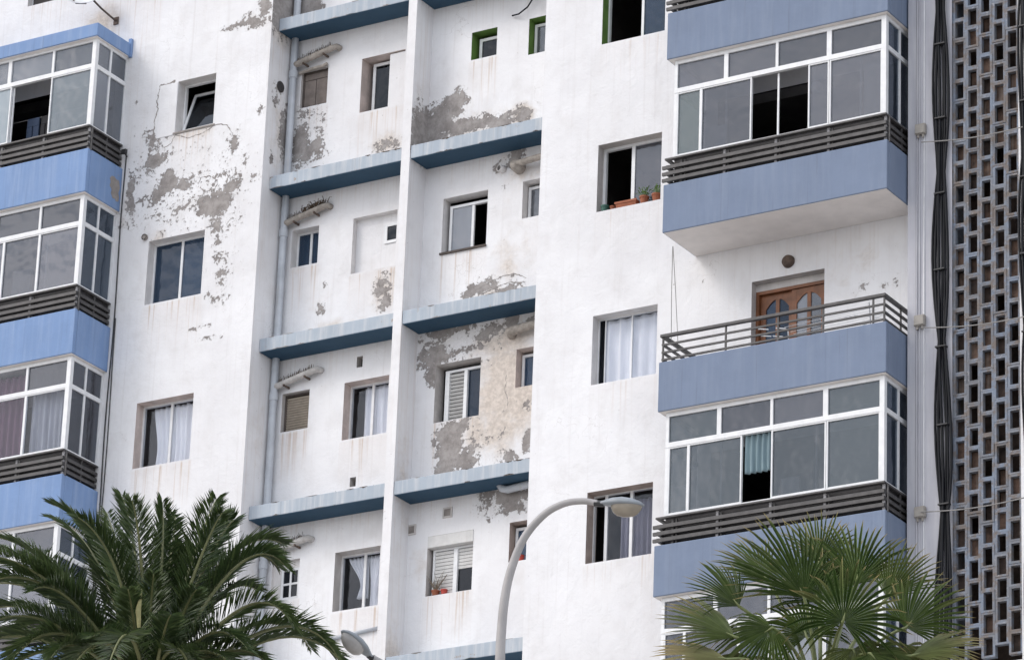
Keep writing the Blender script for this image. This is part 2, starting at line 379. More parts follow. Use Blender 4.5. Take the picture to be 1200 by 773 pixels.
PEEL_BACK = [(540,400,50,30,0,.30),(560,520,50,30,0,.30),(365,165,20,36,0,.37),(590,590,26,14,0,.42),(580,340,34,14,0,.38),(360,12,12,15,0,1.1),(372,10,6,10,0,1.),(353,165,9,26,0,1.15),(361,180,6,14,0,.95),(371,171,5,11,0,.95),(456,168,15,8,-.3,.7),
 (446,338,9,20,0,.78),(452,350,5,16,0,.8),(377,361,4.5,6,.3,.75),(380,334,2,3,0,.7),
 (514,146,17,17,0,1.15),(509,164,15,12,0,1.1),(542,148,28,9,-.15,1.1),(584,143,17,7,-.15,1.05),(534,119,11,11,0,1.05),(611,136,9,9,0,1.),(536,132,7,7,0,1.),
 (604,186,10,11,0,1.05),(606,176,8,5,0,1.),(583,197,6,8,0,1.),(592,219,3,3,0,.7),(560,339,17,7,-.35,1.),(601,337,15,6,-.3,.95),
 (508,418,18,13,-.15,1.05),(504,440,8,10,0,1.),(530,386,24,6,-.1,1.05),(521,391,6,9,0,1.),(573,389,14,9,-.1,1.),(600,375,8,15,0,1.05),(547,409,22,4,-.12,.75),
 (494,399,2.5,2.5,0,.8),(621,377,7,5,-.3,1.),(527,520,14,26,0,1.15),(523,545,12,14,0,1.1),(543,536,18,13,0,1.),(543,498,6,9,0,.95),(525,497,6,6,0,.9),
 (618,516,5,11,0,1.05),(597,535,8,6,-.3,.95),(618,474,5,6,0,.9),(597,582,23,10,.1,1.1),(574,577,9,5,.2,.95),(600,594,14,6,0,.9),(505,512,3,3,0,.6),(552,540,10,6,0,.9)]
STAIN_BACK = [(600,455,48,60,0,1.15),(585,500,40,35,0,1.),(560,505,22,30,0,.85),(600,305,30,45,0,.62),(575,345,40,16,0,.7),(455,168,20,14,0,.9),(447,340,16,30,0,.8),(600,560,40,20,0,.8),
 (540,150,70,24,0,.7),(612,136,14,14,0,1.1),(350,300,20,50,0,.42),(375,350,35,30,0,.40),(345,520,30,40,0,.40),(495,660,20,40,0,.55),(500,500,30,40,0,.35),(345,150,22,60,0,.5),(400,380,60,10,0,.55),
 (590,400,40,22,0,1.),(612,200,30,30,0,.6),(510,700,40,30,0,.35),(520,400,40,25,0,.5)]
STAIN_LEFT = [(120,30,22,26,0,.95),(125,70,14,40,0,.35),(184,284,14,18,0,.75),(220,245,70,60,0,.40),(225,156,30,10,0,.7),(280,250,40,120,0,.22),(300,25,30,14,0,.6),(150,240,14,30,0,.6)]
STAIN_MAIN = [(690,90,60,50,0,.16),(840,330,20,40,0,.25),(1000,310,60,40,0,.45),(920,320,60,30,0,.35),(700,700,60,40,0,.22)]
PEEL_MAIN = [(1003,343,5,3,0,.62),(1035,335,4,6,0,.68),(1048,330,4,5,0,.66),(790,330,3,6,0,.5),(825,330,3,3,0,.6),(1010,335,6,5,0,.64)]
DIRT = {}
def field(lst, X, Z, Y):
    F = np.zeros_like(X)
    for (px, py, rx, ry, sl, st) in lst:
        cx, cz = un(px, py, Y); sx = abs(un(px+rx, py, Y)[0]-cx); sz = abs(un(px, py+ry, Y)[1]-cz)
        dz = (Z-cz)/sz; dx = (X-cx)/sx
        dz = dz - (-sl)*dx*.6
        d = np.sqrt(dx*dx + dz*dz)
        F = np.maximum(F, st*np.clip(1.0-.52*d, 0, 1))
    return F
def grid_wall(name, u0, u1, z0, z1, holes, place, fields=None, step=.055, matn='wall', parent=None):
    """A wall sheet in the (u, z) plane with rectangular openings; place(U, Z) -> xyz arrays. fields: attribute -> f(U, Z)."""
    def lines(a, b, cuts):
        c = sorted({a, b} | {x for x in cuts if a < x < b}); out = []
        for p, q in zip(c, c[1:]):
            n = max(1, int(math.ceil((q-p)/step))); out += list(np.linspace(p, q, n+1)[:-1])
        return np.array(out+[b])
    U = lines(u0, u1, [x for h in holes for x in h[:2]]); Z = lines(z0, z1, [x for h in holes for x in h[2:]])
    GU, GZ = np.meshgrid(U, Z, indexing='ij'); nz = len(Z)
    P = np.stack(place(GU.ravel(), GZ.ravel()), 1)
    cu = (U[:-1]+U[1:])/2; cz = (Z[:-1]+Z[1:])/2
    keep = np.ones((len(cu), len(cz)), bool)
    for (a, b, c, d) in holes: keep &= ~(((cu > a) & (cu < b))[:, None] & ((cz > c) & (cz < d))[None, :])
    I, J = np.nonzero(keep); b0 = I*nz+J
    F = np.stack([b0, b0+nz, b0+nz+1, b0+1], 1)
    me = bpy.data.meshes.new(name)
    me.vertices.add(len(P)); me.vertices.foreach_set('co', P.ravel())
    me.loops.add(F.size); me.loops.foreach_set('vertex_index', F.ravel().astype(np.int32))
    me.polygons.add(len(F)); me.polygons.foreach_set('loop_start', np.arange(0, F.size, 4, dtype=np.int32))
    me.polygons.foreach_set('loop_total', np.full(len(F), 4, dtype=np.int32))
    me.update(calc_edges=True); me.validate()
    for an, fn in (fields or {}).items():
        a = me.attributes.new(an, 'FLOAT', 'POINT'); a.data.foreach_set('value', fn(GU.ravel(), GZ.ravel()).astype(np.float32))
    me.materials.append(M_[matn])
    return link(name, me, parent or B)

def dirt_zone(wins, extra=()):
    def f(U, Z):
        F = np.zeros_like(U)
        for (a, b, c, d) in wins:
            fall = np.clip(1-(c-Z)/.95, 0, 1)*(Z < c)*(U > a-.02)*(U < b+.02); F = np.maximum(F, fall)
        for (a, b, c, L, s) in extra:
            fall = s*np.clip(1-(c-Z)/L, 0, 1)*(Z < c)*(U > a)*(U < b); F = np.maximum(F, fall)
        return F
    return f

HEAD = lambda k: 1.44-SH*k
# openings: (x0, x1, z0, z1)
W_OPEN = {0: (-.12, .66, .465, 1.41), 1: (-.50, .645, HEAD(1)-1.15, HEAD(1)), 2: (-.50, .645, HEAD(2)-1.15, HEAD(2)), 3: (-.50, .645, HEAD(3)-1.15, HEAD(3))}
W_TOP = (-3.54, -2.89, 3.58, 4.70)
M_OPEN = {k: (8.21, 9.36, HEAD(k)-1.145, HEAD(k)) for k in range(4)}
LS_OPEN = {k: (1.925, 2.46, HEAD(k)-.67, HEAD(k)) for k in range(4)}
LR_OPEN = {k: (3.14, 4.00, HEAD(k)-1.0, HEAD(k)-.01) for k in range(4)}
RA_OPEN = {k: (4.89, 5.74, HEAD(k)-.99, HEAD(k)) for k in range(4)}; RA_OPEN[0] = (5.30, 5.79, .94, 1.44)
RB_OPEN = {k: (6.40, 6.80, HEAD(k)-.64, HEAD(k)+.01) for k in range(4)}
DOOR = (11.00, 12.24, -6.42, -4.30)
LB = dict(x0=-4.97, x1=-1.165, d=.985); RB_ = dict(x0=10.0, x1=13.80, d=1.03)
glazR = [0, 1, 3, 4]; glazL = [0, 1, 2, 3]
holeR = [(RB_['x0']+.35, RB_['x1']-.3, -SH*k-.62, -SH*k+1.75) for k in glazR]
holeL = [(LB['x0']+.35, LB['x1']-.3, -SH*k-.62, -SH*k+1.75) for k in glazL]
VENTS = [(3.355, 3.47, -4.14, -3.95), (3.345, 3.46, -6.19, -6.03)]

lw = [W_TOP] + list(W_OPEN.values()) + holeL
grid_wall('facade_wall', -9.0, XE, ZLOW, ZTOP, lw, lambda u, z: (u, 0*u, z+ZB),
          dict(peel=lambda u, z: field(PEEL_LEFT, u, z, 0), stain=lambda u, z: field(STAIN_LEFT, u, z, 0),
               dirt=dirt_zone(list(W_OPEN.values()), [(-1.9, -.6, 3.4, 2.2, .8), (.2, .7, 3.8, 2.2, .35), (-1.16, -.75, 2.3, 5, .3), (-3.6, -2.2, 3.6, 1.2, .5)])))
bw = list(LS_OPEN.values())+list(LR_OPEN.values())+list(RA_OPEN.values())+list(RB_OPEN.values())+VENTS
ledge_drip = [(XE, XBL, 2.04-SH*k, .5, .35) for k in range(5)]
grid_wall('recess_wall', XE, XBL, ZLOW, ZTOP, bw, lambda u, z: (u, 0*u+BACK, z+ZB),
          dict(peel=lambda u, z: field(PEEL_BACK, u, z, BACK), stain=lambda u, z: field(STAIN_BACK, u, z, BACK),
               dirt=dirt_zone(list(LS_OPEN.values())+list(LR_OPEN.values())+list(RA_OPEN.values()), ledge_drip)))
def side_peel(lst):          # blobs on a side wall: (y, z, ry, rz, strength)
    def f(U, Z):
        F = np.zeros_like(U)
        for (y, z, ry, rz, s) in lst:
            d = np.sqrt(((U-y)/ry)**2+((Z-z)/rz)**2); F = np.maximum(F, s*np.clip(1.12-.6*d, 0, 1))
        return F
    return f
grid_wall('recess_return', 0, BACK, ZLOW, ZTOP, [], lambda u, z: (0*u+XE, u, z+ZB),
          dict(peel=side_peel([(.35, 2.75, .5, .55, 1.1), (.2, 2.35, .3, .3, .9), (.62, .25, .16, .40, 1.1), (.3, 1.0, .12, .1, .6), (.25, .8, .1, .1, .66), (.2, -.3, .1, .1, .6)]),
               stain=side_peel([(.5, .2, .4, .9, .6), (.4, -2.4, .4, 1.2, .35), (.3, -5.2, .4, 1.0, .5), (.3, 2.2, .4, .5, .8), (.5, -8, .4, 1.2, .45)]),
               dirt=lambda u, z: 0*u+.3))
grid_wall('recess_return', 0, BACK, ZLOW, ZTOP, [], lambda u, z: (0*u+XBL, BACK-u, z+ZB))
# fin between the two recessed bays
grid_wall('fin_front', FIN0, FIN1, ZLOW, ZTOP, [], lambda u, z: (u, 0*u+FINY, z+ZB), dict(dirt=lambda u, z: 0*u+.12))
grid_wall('fin_side', FINY, BACK, ZLOW, ZTOP, [], lambda u, z: (0*u+FIN1, u, z+ZB),
          dict(peel=side_peel([(.50, -.25, .30, .42, 1.2), (.62, .05, .15, .2, 1.)]), stain=side_peel([(.45, -.2, .4, .6, .7), (.45, -6.3, .3, 1.3, .55), (.4, -9.5, .3, .9, .8), (.5, -3, .3, .6, .3)]), dirt=lambda u, z: 0*u+.25))
grid_wall('fin_side', FINY, BACK, ZLOW, ZTOP, [], lambda u, z: (0*u+FIN0, BACK+FINY-u, z+ZB))
mw = list(M_OPEN.values())+[DOOR]+holeR
grid_wall('facade_wall', XBL, PILX, ZLOW, ZTOP, mw, lambda u, z: (u, 0*u, z+ZB),
          dict(peel=lambda u, z: field(PEEL_MAIN, u, z, 0), stain=lambda u, z: field(STAIN_MAIN, u, z, 0),
               dirt=dirt_zone([], [(8.2, 9.4, M_OPEN[k][2], .8, .45) for k in range(4)]+[(9.2, 9.5, -8.4, 1.5, .9), (10.1, 13.8, -3.7, 2.0, .18), (9.5, 9.98, -.8, 1.2, .15)])))
grid_wall('pilaster_front', PILX, SCR0, ZLOW, ZTOP, [], lambda u, z: (u, 0*u+PILY, z+ZB), matn='pilaster', step=.5)
MB().add([(PILX, PILY, ZLOW+ZB), (PILX, 0, ZLOW+ZB), (PILX, 0, ZTOP+ZB), (PILX, PILY, ZTOP+ZB)], [(3, 2, 1, 0)]).build('pilaster_side', 'pilaster', B)
grid_wall('end_wall', SCR1, 24, ZLOW, ZTOP, [], lambda u, z: (u, 0*u+PILY, z+ZB), matn='wall', step=1.5)
# plain lower storeys, body and roof behind
lo, hi = ZLOW+ZB, ZTOP+ZB
b = MB(); b.box(-9, XE, 0, .3, 0, lo); b.box(XE, XBL, BACK, BACK+.3, 0, lo); b.box(XBL, PILX, 0, .3, 0, lo); b.box(PILX, 24, PILY, .3, 0, lo); b.box(FIN0, FIN1, FINY, BACK, 0, lo)
b.build('lower_wall', 'wall', B)
b = MB(); b.box(-9, 24, 9.0, 9.3, 0, hi); b.box(-9.3, -9.003, 0, 9.3, 0, hi); b.box(24.003, 24.3, PILY, 9.3, 0, hi); b.build('rear_wall', 'wall', B)
b = MB().box(-9.4, 24.4, -.5, 9.4, hi+.004, hi+.3).build('roof', 'concrete', B)
# floors and partitions inside
for k in range(-2, 5):
    MB().box(-8.9, 13.8, BACK+.35, 8.9, -.78-SH*k+ZB, -.62-SH*k+ZB).build('floor_slab', 'interior', B)
b = MB()
for x in (-5.2, -.9, 1.55, 2.8, 4.44, 6.1, 7.5, 9.7, 13.7): b.box(x-.05, x+.05, BACK+.06 if XE < x < XBL else .06, 5.0, lo, hi)
b.box(-8.9, 13.8, 5.0, 5.1, lo, hi); b.build('partition_wall', 'interior', B)

# blue ledges across the recess at every floor
def ledge(x0, x1, k, chips=False):
    zt, zb = 2.27-SH*k, 2.04-SH*k
    o = MB().box(x0, x1, .215, BACK-.001, ZB+zb, ZB+zt).build('ledge', 'ledge', B, bevel=.012)
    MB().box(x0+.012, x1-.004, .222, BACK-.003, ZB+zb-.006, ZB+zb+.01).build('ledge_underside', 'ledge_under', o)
    # crumbs and dry dirt along the top edge
    bm_ = MB(); r = random.Random(k*7+int(x0*10))
    for i in range(26):
        t = r.random(); x = x0+.06+(x1-x0-.1)*t*t; s = r.uniform(.006, .022); y = r.uniform(.24, .5)
        bm_.add([(x-s, y, ZB+zt-.004), (x+s, y-s*.5, ZB+zt-.004), (x+s*.3, y+s, ZB+zt-.004), (x, y, ZB+zt+s*1.1)], [(0, 1, 3), (1, 2, 3), (2, 0, 3)])
    d = bm_.build('debris', 'debris', o); d['kind'] = 'stuff'
    # knocked-off edges showing the concrete
    sp = MB()
    for i in range(8):
        x = r.uniform(x0+.08, x1-.08); L = r.uniform(.02, .13); hgt = r.uniform(.008, .028); top = r.random() < .5; n = 7; ze = zt if top else zb; sg = -1 if top else 1
        P = [(x-L+2*L*j/n, ze+sg*(.002+hgt*r.uniform(.25, 1)*math.sin(math.pi*(j+.15)/(n+.3)))) for j in range(n+1)]
        vs = [(a, .2115, ZB+ze+sg*.001) for a, _ in P]+[(a, .2115, ZB+q) for a, q in P]
        sp.add(vs, [(j, j+1, n+2+j, n+1+j) if not top else (j+1, j, n+1+j, n+2+j) for j in range(n)])
    d = sp.build('spalled_edge', ['concrete', 'debris'][k % 2], o); d['kind'] = 'stuff'
    return o
for k in range(-1, 5):
    ledge(XE+.002, FIN0-.002, k); ledge(FIN1+.002, XBL-.002, k)

# ------------------------------------------------------------------ windows
def frame_mb(b, x0, x1, z0, z1, y, t=.04, d=.05):
    b.box(x0, x0+t, y, y+d, z0, z1); b.box(x1-t, x1, y, y+d, z0, z1)
    b.box(x0+t, x1-t, y+.001, y+d-.001, z1-t, z1); b.box(x0+t, x1-t, y+.001, y+d-.001, z0, z0+t)
def reveal(op, Y, depth, matn, parent):
    x0, x1, z0, z1 = op; a, c = Y, Y+depth+.10; z0 += ZB; z1 += ZB
    # outer ring so that the reveal has thickness
    e = .03
    b = MB()
    b.box(x0-e, x0, a+.002, c, z0-e, z1+e); b.box(x1, x1+e, a+.002, c, z0-e, z1+e)
    b.box(x0, x1, a+.002, c, z1, z1+e); b.box(x0, x1, a+.002, c, z0-e, z0)
    return b.build('reveal', matn, parent)
def pane(parent, x0, x1, z0, z1, y, matn, name='pane', t=.006):
    return MB().box(x0, x1, y, y+t, z0+ZB, z1+ZB).build(name, matn, parent)
def window(op, Y=0, depth=.16, layout=((0, .5), (.5, 1)), glass=('g_dark', 'g_dark'), rev='reveal', open_=(), fr=.035, mull=.045, win=None, name='window'):
    """layout: fractions of each leaf across the frame; open_: leaves without glass in the gap."""
    x0, x1, z0, z1 = win or op; y = Y+depth
    b = MB(); frame_mb(b, x0, x1, z0+ZB, z1+ZB, y, fr, .06)
    ix0, ix1 = x0+fr, x1-fr
    for i, (a, c) in enumerate(layout):
        if a > 0:
            xm = ix0+(ix1-ix0)*a; b.box(xm-mull/2, xm+mull/2, y+.004+.01*(i % 2), y+.05, z0+fr+ZB, z1-fr+ZB)
    o = b.build(name, 'alu', B)
    for i, (a, c) in enumerate(layout):
        if i in open_: continue
        xa, xb = ix0+(ix1-ix0)*a+(mull/2 if a > 0 else 0), ix0+(ix1-ix0)*c-(mull/2 if c < 1 else 0)
        pane(o, xa, xb, z0+fr, z1-fr, y+.02+.012*(i % 2), glass[i % len(glass)])
    reveal(op, Y, depth, rev, o)
    return o
def curtain(x0, x1, z0, z1, y, matn, label, waves=6, amp=.03, gather=None, group=None):
    """Pleated cloth; gather=(edge, frac) pulls the cloth to one side towards its lower part."""
    b = MB(); nx, nz = waves*8, 14; ph = random.random()*6
    for j in range(nz+1):
        v = j/nz; z = z1+(z0-z1)*v
        for i in range(nx+1):
            u = i/nx; xx = u
            if gather:
                s = 1-(1-gather[1])*math.sin(min(1, v/.72)*math.pi/2)**1.5*(1 if v < .72 else 1-.25*(v-.72)/.28)
                xx = gather[0]+(u-gather[0])*s
            x = x0+(x1-x0)*xx
            b.v.append((x, y+amp*math.sin(u*waves*2*math.pi+ph+.5*math.sin(v*3))*(.6+.4*v)+.012*math.sin(u*31+ph), z+ZB))
    for j in range(nz):
        for i in range(nx):
            a = j*(nx+1)+i; b.f.append((a, a+nx+1, a+nx+2, a+1)); b.mi.append(0)
    o = b.build('curtain', matn, None, smooth=True)
    o.modifiers.new('thickness', 'SOLIDIFY').thickness = .004
    return tag(o, label, 'curtain', group)
def slats(parent, x0, x1, z0, z1, y, n, name='shutter_slat', matn='shutter', tilt=.012, cover=.86):
    h = (z1-z0)/n
    me = MB().add([(0, tilt, 0), (x1-x0, tilt, 0), (x1-x0, 0, h*cover), (0, 0, h*cover), (0, tilt+.012, 0), (x1-x0, tilt+.012, 0), (x1-x0, .012, h*cover), (0, .012, h*cover)],
                  [(0, 1, 2, 3), (5, 4, 7, 6), (3, 2, 6, 7), (1, 0, 4, 5), (0, 3, 7, 4), (2, 1, 5, 6)]).mesh(name, matn)
    for i in range(n): link(name, me, parent, (x0, y, z0+h*i+ZB))

# left wall ------------------------------------------------------------
o = window(W_TOP, 0, .12, ((0, 1),), ('g_dark',), 'reveal'); slats(o, W_TOP[0]+.05, W_TOP[1]-.05, W_TOP[2]+.03, W_TOP[2]+.6, .085, 9, 'louvre', 'vent')
# W1: bricked-in left part, tilted sash
op = W_OPEN[0]; x0, x1, z0, z1 = op
b = MB(); frame_mb(b, x0, x1, z0+ZB, z1+ZB, .20, .03, .05); o = b.build('window', 'alu', B); reveal(op, 0, .20, 'reveal', o)
b = MB(); frame_mb(b, 0, x1-x0-.08, 0, z1-z0-.08, 0, .045, .04); s_ = b.build('tilted_sash', 'alu', o); s_.location = (x0+.04, .13, z0+.05+ZB); s_.rotation_euler = (R(-20), 0, 0)
p = MB().box(.045, x1-x0-.125, .02, .026, .045, z1-z0-.125).build('pane', 'g_dark', o); p.location = s_.location; p.rotation_euler = s_.rotation_euler
MB().box(-.50, -.122, -.012, .05, .42+ZB, 1.405+ZB).build('brick_infill', 'wall', o, bevel=.01)
MB().box(-.16, .70, -.02, .10, .425+ZB, .462+ZB).build('sill', 'concrete', o, bevel=.008)
o = window(W_OPEN[1], 0, .17, glass=('g_blue', 'g_blue'), rev='reveal')
o = window(W_OPEN[2], 0, .19, ((0, .5), (.5, 1)), ('g_clear', 'g_clear'), 'reveal_pink', fr=.03)
curtain(-.36, .62, HEAD(2)-1.14, HEAD(2)-.04, .285, 'c_white', 'white net curtain drawn aside behind the window with rust streaks below', 9, .03, (1.0, .88))
o = window(W_OPEN[3], 0, .17, glass=('g_blue', 'g_dark'), rev='reveal')

def crack(pxs, Y=0, w_=.010, seed=1):
    r = random.Random(seed); P = []
    pts = [un(a, c, Y) for a, c in pxs]
    for (xa, za), (xb, zb) in zip(pts, pts[1:]):
        n = max(2, int(math.hypot(xb-xa, zb-za)/.035))
        P += [(xa+(xb-xa)*i/n+r.uniform(-.016, .016), za+(zb-za)*i/n+r.uniform(-.012, .012)) for i in range(n)]
    b = MB()
    for (xa, za), (xb, zb) in zip(P, P[1:]):
        t_ = w_*r.uniform(.2, 1); d = math.hypot(xb-xa, zb-za) or 1; nx, nz = -(zb-za)/d*t_, (xb-xa)/d*t_
        b.add([(xa-nx, Y-.003, za-nz+ZB), (xb-nx, Y-.003, zb-nz+ZB), (xb+nx, Y-.003, zb+nz+ZB), (xa+nx, Y-.003, za+nz+ZB)], [(0, 1, 2, 3)])
    return b.build('wall_crack', 'concrete', B)
crack([(188, 101), (184, 118), (185, 130), (181, 143), (180, 156), (178, 168)], 0, .014, 1); crack([(188, 100), (196, 99), (207, 95)], 0, .03, 2); crack([(252, 147), (258, 145), (266, 147), (272, 156), (276, 162)], 0, .010, 3)
crack([(206, 158), (200, 168), (190, 176)], 0, .008, 4); crack([(232, 216), (236, 208), (246, 206), (256, 212), (252, 222), (240, 224), (233, 218)], 0, .010, 5); crack([(205, 158), (220, 162), (240, 155), (252, 147)], 0, .012, 6)
crack([(560, 338), (585, 325), (602, 320), (618, 326)], BACK, .008, 7); crack([(594, 440), (592, 455), (596, 470), (594, 480)], BACK, .006, 8); crack([(562, 345), (595, 331), (620, 330)], BACK, .010, 9)

# left bay, small windows by the drainpipe ------------------------------
def boarded(op):
    x0, x1, z0, z1 = op; y = BACK+.05
    b = MB(); frame_mb(b, x0+.004, x1-.004, z0+ZB+.004, z1+ZB-.004, y, .035, .04); o = b.build('boarded_window', 'boarddark', B)
    zz = z0+(z1-z0)*.76
    for (a, c, e, f) in ((x0+.04, (x0+x1)/2-.006, z0+.04, zz), ((x0+x1)/2+.006, x1-.04, z0+.04, zz), (x0+.04, x1-.04, zz+.012, z1-.04)):
        MB().box(a, c, y+.012, y+.03, e+ZB, f+ZB).build('board', 'board', o)
    reveal(op, BACK, .06, 'reveal_grey', o)
    # bent cable lying over the head of the opening
    t = MB(); t.tube([(x0-.03, BACK-.03, z1+ZB-.03), (x0+.2, BACK-.04, z1+ZB+.0), (x1-.08, BACK-.04, z1+ZB+.01), (x1+.0, BACK-.04, z1+ZB+.035)], .028, 8); t.build('lintel_pipe', 'branch', o)
boarded(LS_OPEN[0])
op = LS_OPEN[1]; x0, x1, z0, z1 = op
o = window(op, BACK, .17, glass=('g_blue', 'g_blue'), rev='reveal', fr=.03)
op = LS_OPEN[2]; x0, x1, z0, z1 = op
b = MB(); frame_mb(b, x0+.01, x1-.01, z0+ZB+.01, z1+ZB-.01, BACK+.08, .03, .05); o = b.build('blind_window', 'boarddark', B); reveal(op, BACK, .10, 'reveal_grey', o)
slats(o, x0+.04, x1-.04, z0+.04, z1-.05, BACK+.09, 13, 'blind_slat', 'blind', cover=.72)
op = LS_OPEN[3]; x0, x1, z0, z1 = op
wx0 = x0+.16
b = MB(); frame_mb(b, wx0, x1-.02, z0+ZB+.02, z1+ZB-.13, BACK+.05, .04, .04); xm = (wx0+x1-.02)/2; zm = (z0+z1-.11)/2
b.box(xm-.017, xm+.017, BACK+.052, BACK+.088, z0+.06+ZB, z1-.17+ZB); b.box(wx0+.04, xm-.017, BACK+.054, BACK+.086, zm-.017+ZB, zm+.017+ZB); b.box(xm+.017, x1-.06, BACK+.054, BACK+.086, zm-.017+ZB, zm+.017+ZB)
o = b.build('lattice_window', 'alu', B)
for (a, c) in ((wx0+.04, xm-.017), (xm+.017, x1-.06)):
    for (e, f) in ((z0+.06, zm-.017), (zm+.017, z1-.17)): pane(o, a, c, e, f, BACK+.065, 'g_dark')
reveal(op, BACK, .10, 'reveal', o); MB().box(x0, wx0-.004, BACK+.06, BACK+.14, z0+ZB, z1+ZB).build('infill', 'reveal', o); MB().box(wx0, x1, BACK+.06, BACK+.14, z1-.125+ZB, z1+ZB).build('infill', 'reveal', o)

# left bay, right-hand windows ------------------------------------------
def win_LR1():
    x0, x1, z0, z1 = LR_OPEN[0]; wx = 3.68
    b = MB(); frame_mb(b, x0+.10, wx, z0+ZB, z1+ZB-.04, BACK+.20, .05, .05); o = b.build('window', 'alu', B)
    pane(o, x0+.15, wx-.05, z0+.05, z1-.09, BACK+.22, 'g_dark'); reveal(LR_OPEN[0], BACK, .24, 'reveal_pink', o)
    MB().box(wx, x1+.05, BACK+.03, BACK+.30, z0+ZB+.004, z1+ZB-.02).build('plaster_infill', 'wall', o)
win_LR1()
x0, x1, z0, z1 = LR_OPEN[1]
b = MB(); frame_mb(b, 3.70, 4.02, -1.99+ZB, -1.64+ZB, BACK+.10, .05, .05); o = b.build('small_window', 'alu', B)
pane(o, 3.75, 3.97, -1.94, -1.69, BACK+.12, 'g_dark'); reveal(LR_OPEN[1], BACK, .12, 'reveal', o)
MB().box(x0, 3.695, BACK+.12, BACK+.2, z0+ZB, z1+ZB).build('plaster_infill', 'wall', o); MB().box(3.695, x1+.05, BACK+.12, BACK+.2, z0+ZB, -1.995+ZB).build('plaster_infill', 'wall', o)
MB().box(3.695, x1+.05, BACK+.12, BACK+.2, -1.635+ZB, z1+ZB).build('plaster_infill', 'wall', o)
o = window(LR_OPEN[2], BACK, .19, ((0, .5), (.5, 1)), ('g_clear', 'g_clear'), 'reveal_pink', fr=.03)
curtain(3.36, 4.02, HEAD(2)-.99, HEAD(2)-.05, BACK+.275, 'c_white', 'white pleated curtain beside a pinkish jamb next to the concrete fin', 6, .025)
o = window(LR_OPEN[3], BACK, .19, ((0, .52), (.52, 1)), ('g_clear', 'g_clear'), 'reveal_grey', fr=.03)
curtain(3.24, 3.62, HEAD(3)-.75, HEAD(3)-.05, BACK+.275, 'c_white', 'white tie-back curtain, outer half in the window above the small street lamp head', 5, .02, (1.0, .35))
curtain(3.60, 3.99, HEAD(3)-.96, HEAD(3)-.05, BACK+.29, 'c_white', 'white tie-back curtain, inner half beside the fin', 6, .02, (.25, .40))

# right bay ---------------------------------------------------------------
x0, x1, z0, z1 = RA_OPEN[0]
window(RA_OPEN[0], BACK, .15, ((0, 1),), ('g_dark',), 'reveal_green', fr=.05, win=(x0+.06, x1+.02, z0, z1-.07))
o = window(RA_OPEN[1], BACK, .12, ((0, .56), (.56, 1)), ('g_grey', 'g_dark'), 'reveal', open_=(1,), fr=.045, win=(x0 := RA_OPEN[1][0]+.06, RA_OPEN[1][1], RA_OPEN[1][2]+.03, RA_OPEN[1][3]-.10))
MB().box(RA_OPEN[1][0]-.02, RA_OPEN[1][1]+.01, BACK-.03, BACK+.12, RA_OPEN[1][2]-.004+ZB, RA_OPEN[1][2]+.03+ZB).build('sill', 'boarddark', o)
# louvred shutter and blue pane
x0, x1, z0, z1 = RA_OPEN[2]
b = MB(); frame_mb(b, x0+.11, x1, z0+ZB, z1+ZB-.08, BACK+.13, .04, .06); b.box(5.36, 5.42, BACK+.12, BACK+.19, z0+.03+ZB, z1-.11+ZB); b.box(x0+.15, x0+.19, BACK+.125, BACK+.19, z0+.04+ZB, z1-.12+ZB)
o = b.build('shuttered_window', 'alu', B); pane(o, 5.42, x1-.04, z0+.04, z1-.12, BACK+.17, 'g_blue'); slats(o, x0+.19, 5.36, z0+.045, z1-.125, BACK+.14, 13, tilt=.03, cover=.58)
MB().box(x0+.19, 5.36, BACK+.20, BACK+.21, z0+.04+ZB, z1-.12+ZB).build('slat_gap_shade', 'dark', o)  # dark sheet added so the gaps between slats read as shade
reveal(RA_OPEN[2], BACK, .16, 'reveal_grey', o)
# roller shutter with box
x0, x1, z0, z1 = RA_OPEN[3]
b = MB(); frame_mb(b, x0+.05, x1, z0+ZB, z1-.20+ZB, BACK+.10, .035, .05); b.box(5.33, 5.40, BACK+.09, BACK+.15, z0+.035+ZB, z1-.235+ZB)
o = b.build('roller_shutter_window', 'alu', B); slats(o, x0+.085, 5.33, z0+.04, z1-.235, BACK+.11, 12, tilt=.008, cover=.80); slats(o, 5.40, x1-.035, z0+.42, z1-.235, BACK+.115, 6, tilt=.008, cover=.80)
MB().box(x0+.002, x1-.002, BACK-.01, BACK+.12, z1-.195+ZB, z1-.003+ZB).build('shutter_box', 'shutter', o, bevel=.01)
MB().box(x0+.085, x1-.035, BACK+.14, BACK+.145, z0+.42+ZB, z1-.235+ZB).build('slat_gap_shade', 'dark', o); pane(o, 5.40, x1-.035, z0+.035, z0+.43, BACK+.135, 'g_dark'); reveal(RA_OPEN[3], BACK, .12, 'reveal_grey', o)  # the dark sheet behind these slats stands in for gap shade too
# narrow windows half hidden by the main wall
for k, rv in ((0, 'reveal_green'), (1, 'reveal'), (2, 'reveal_pink'), (3, 'reveal_brown')):
    x0, x1, z0, z1 = RB_OPEN[k]
    window(RB_OPEN[k], BACK, .15, ((0, 1),), ('g_grey' if k in (0, 1) else 'g_blue',), rv, fr=.045, win=(x0+.02, x1, z0+.01, z1-.05))

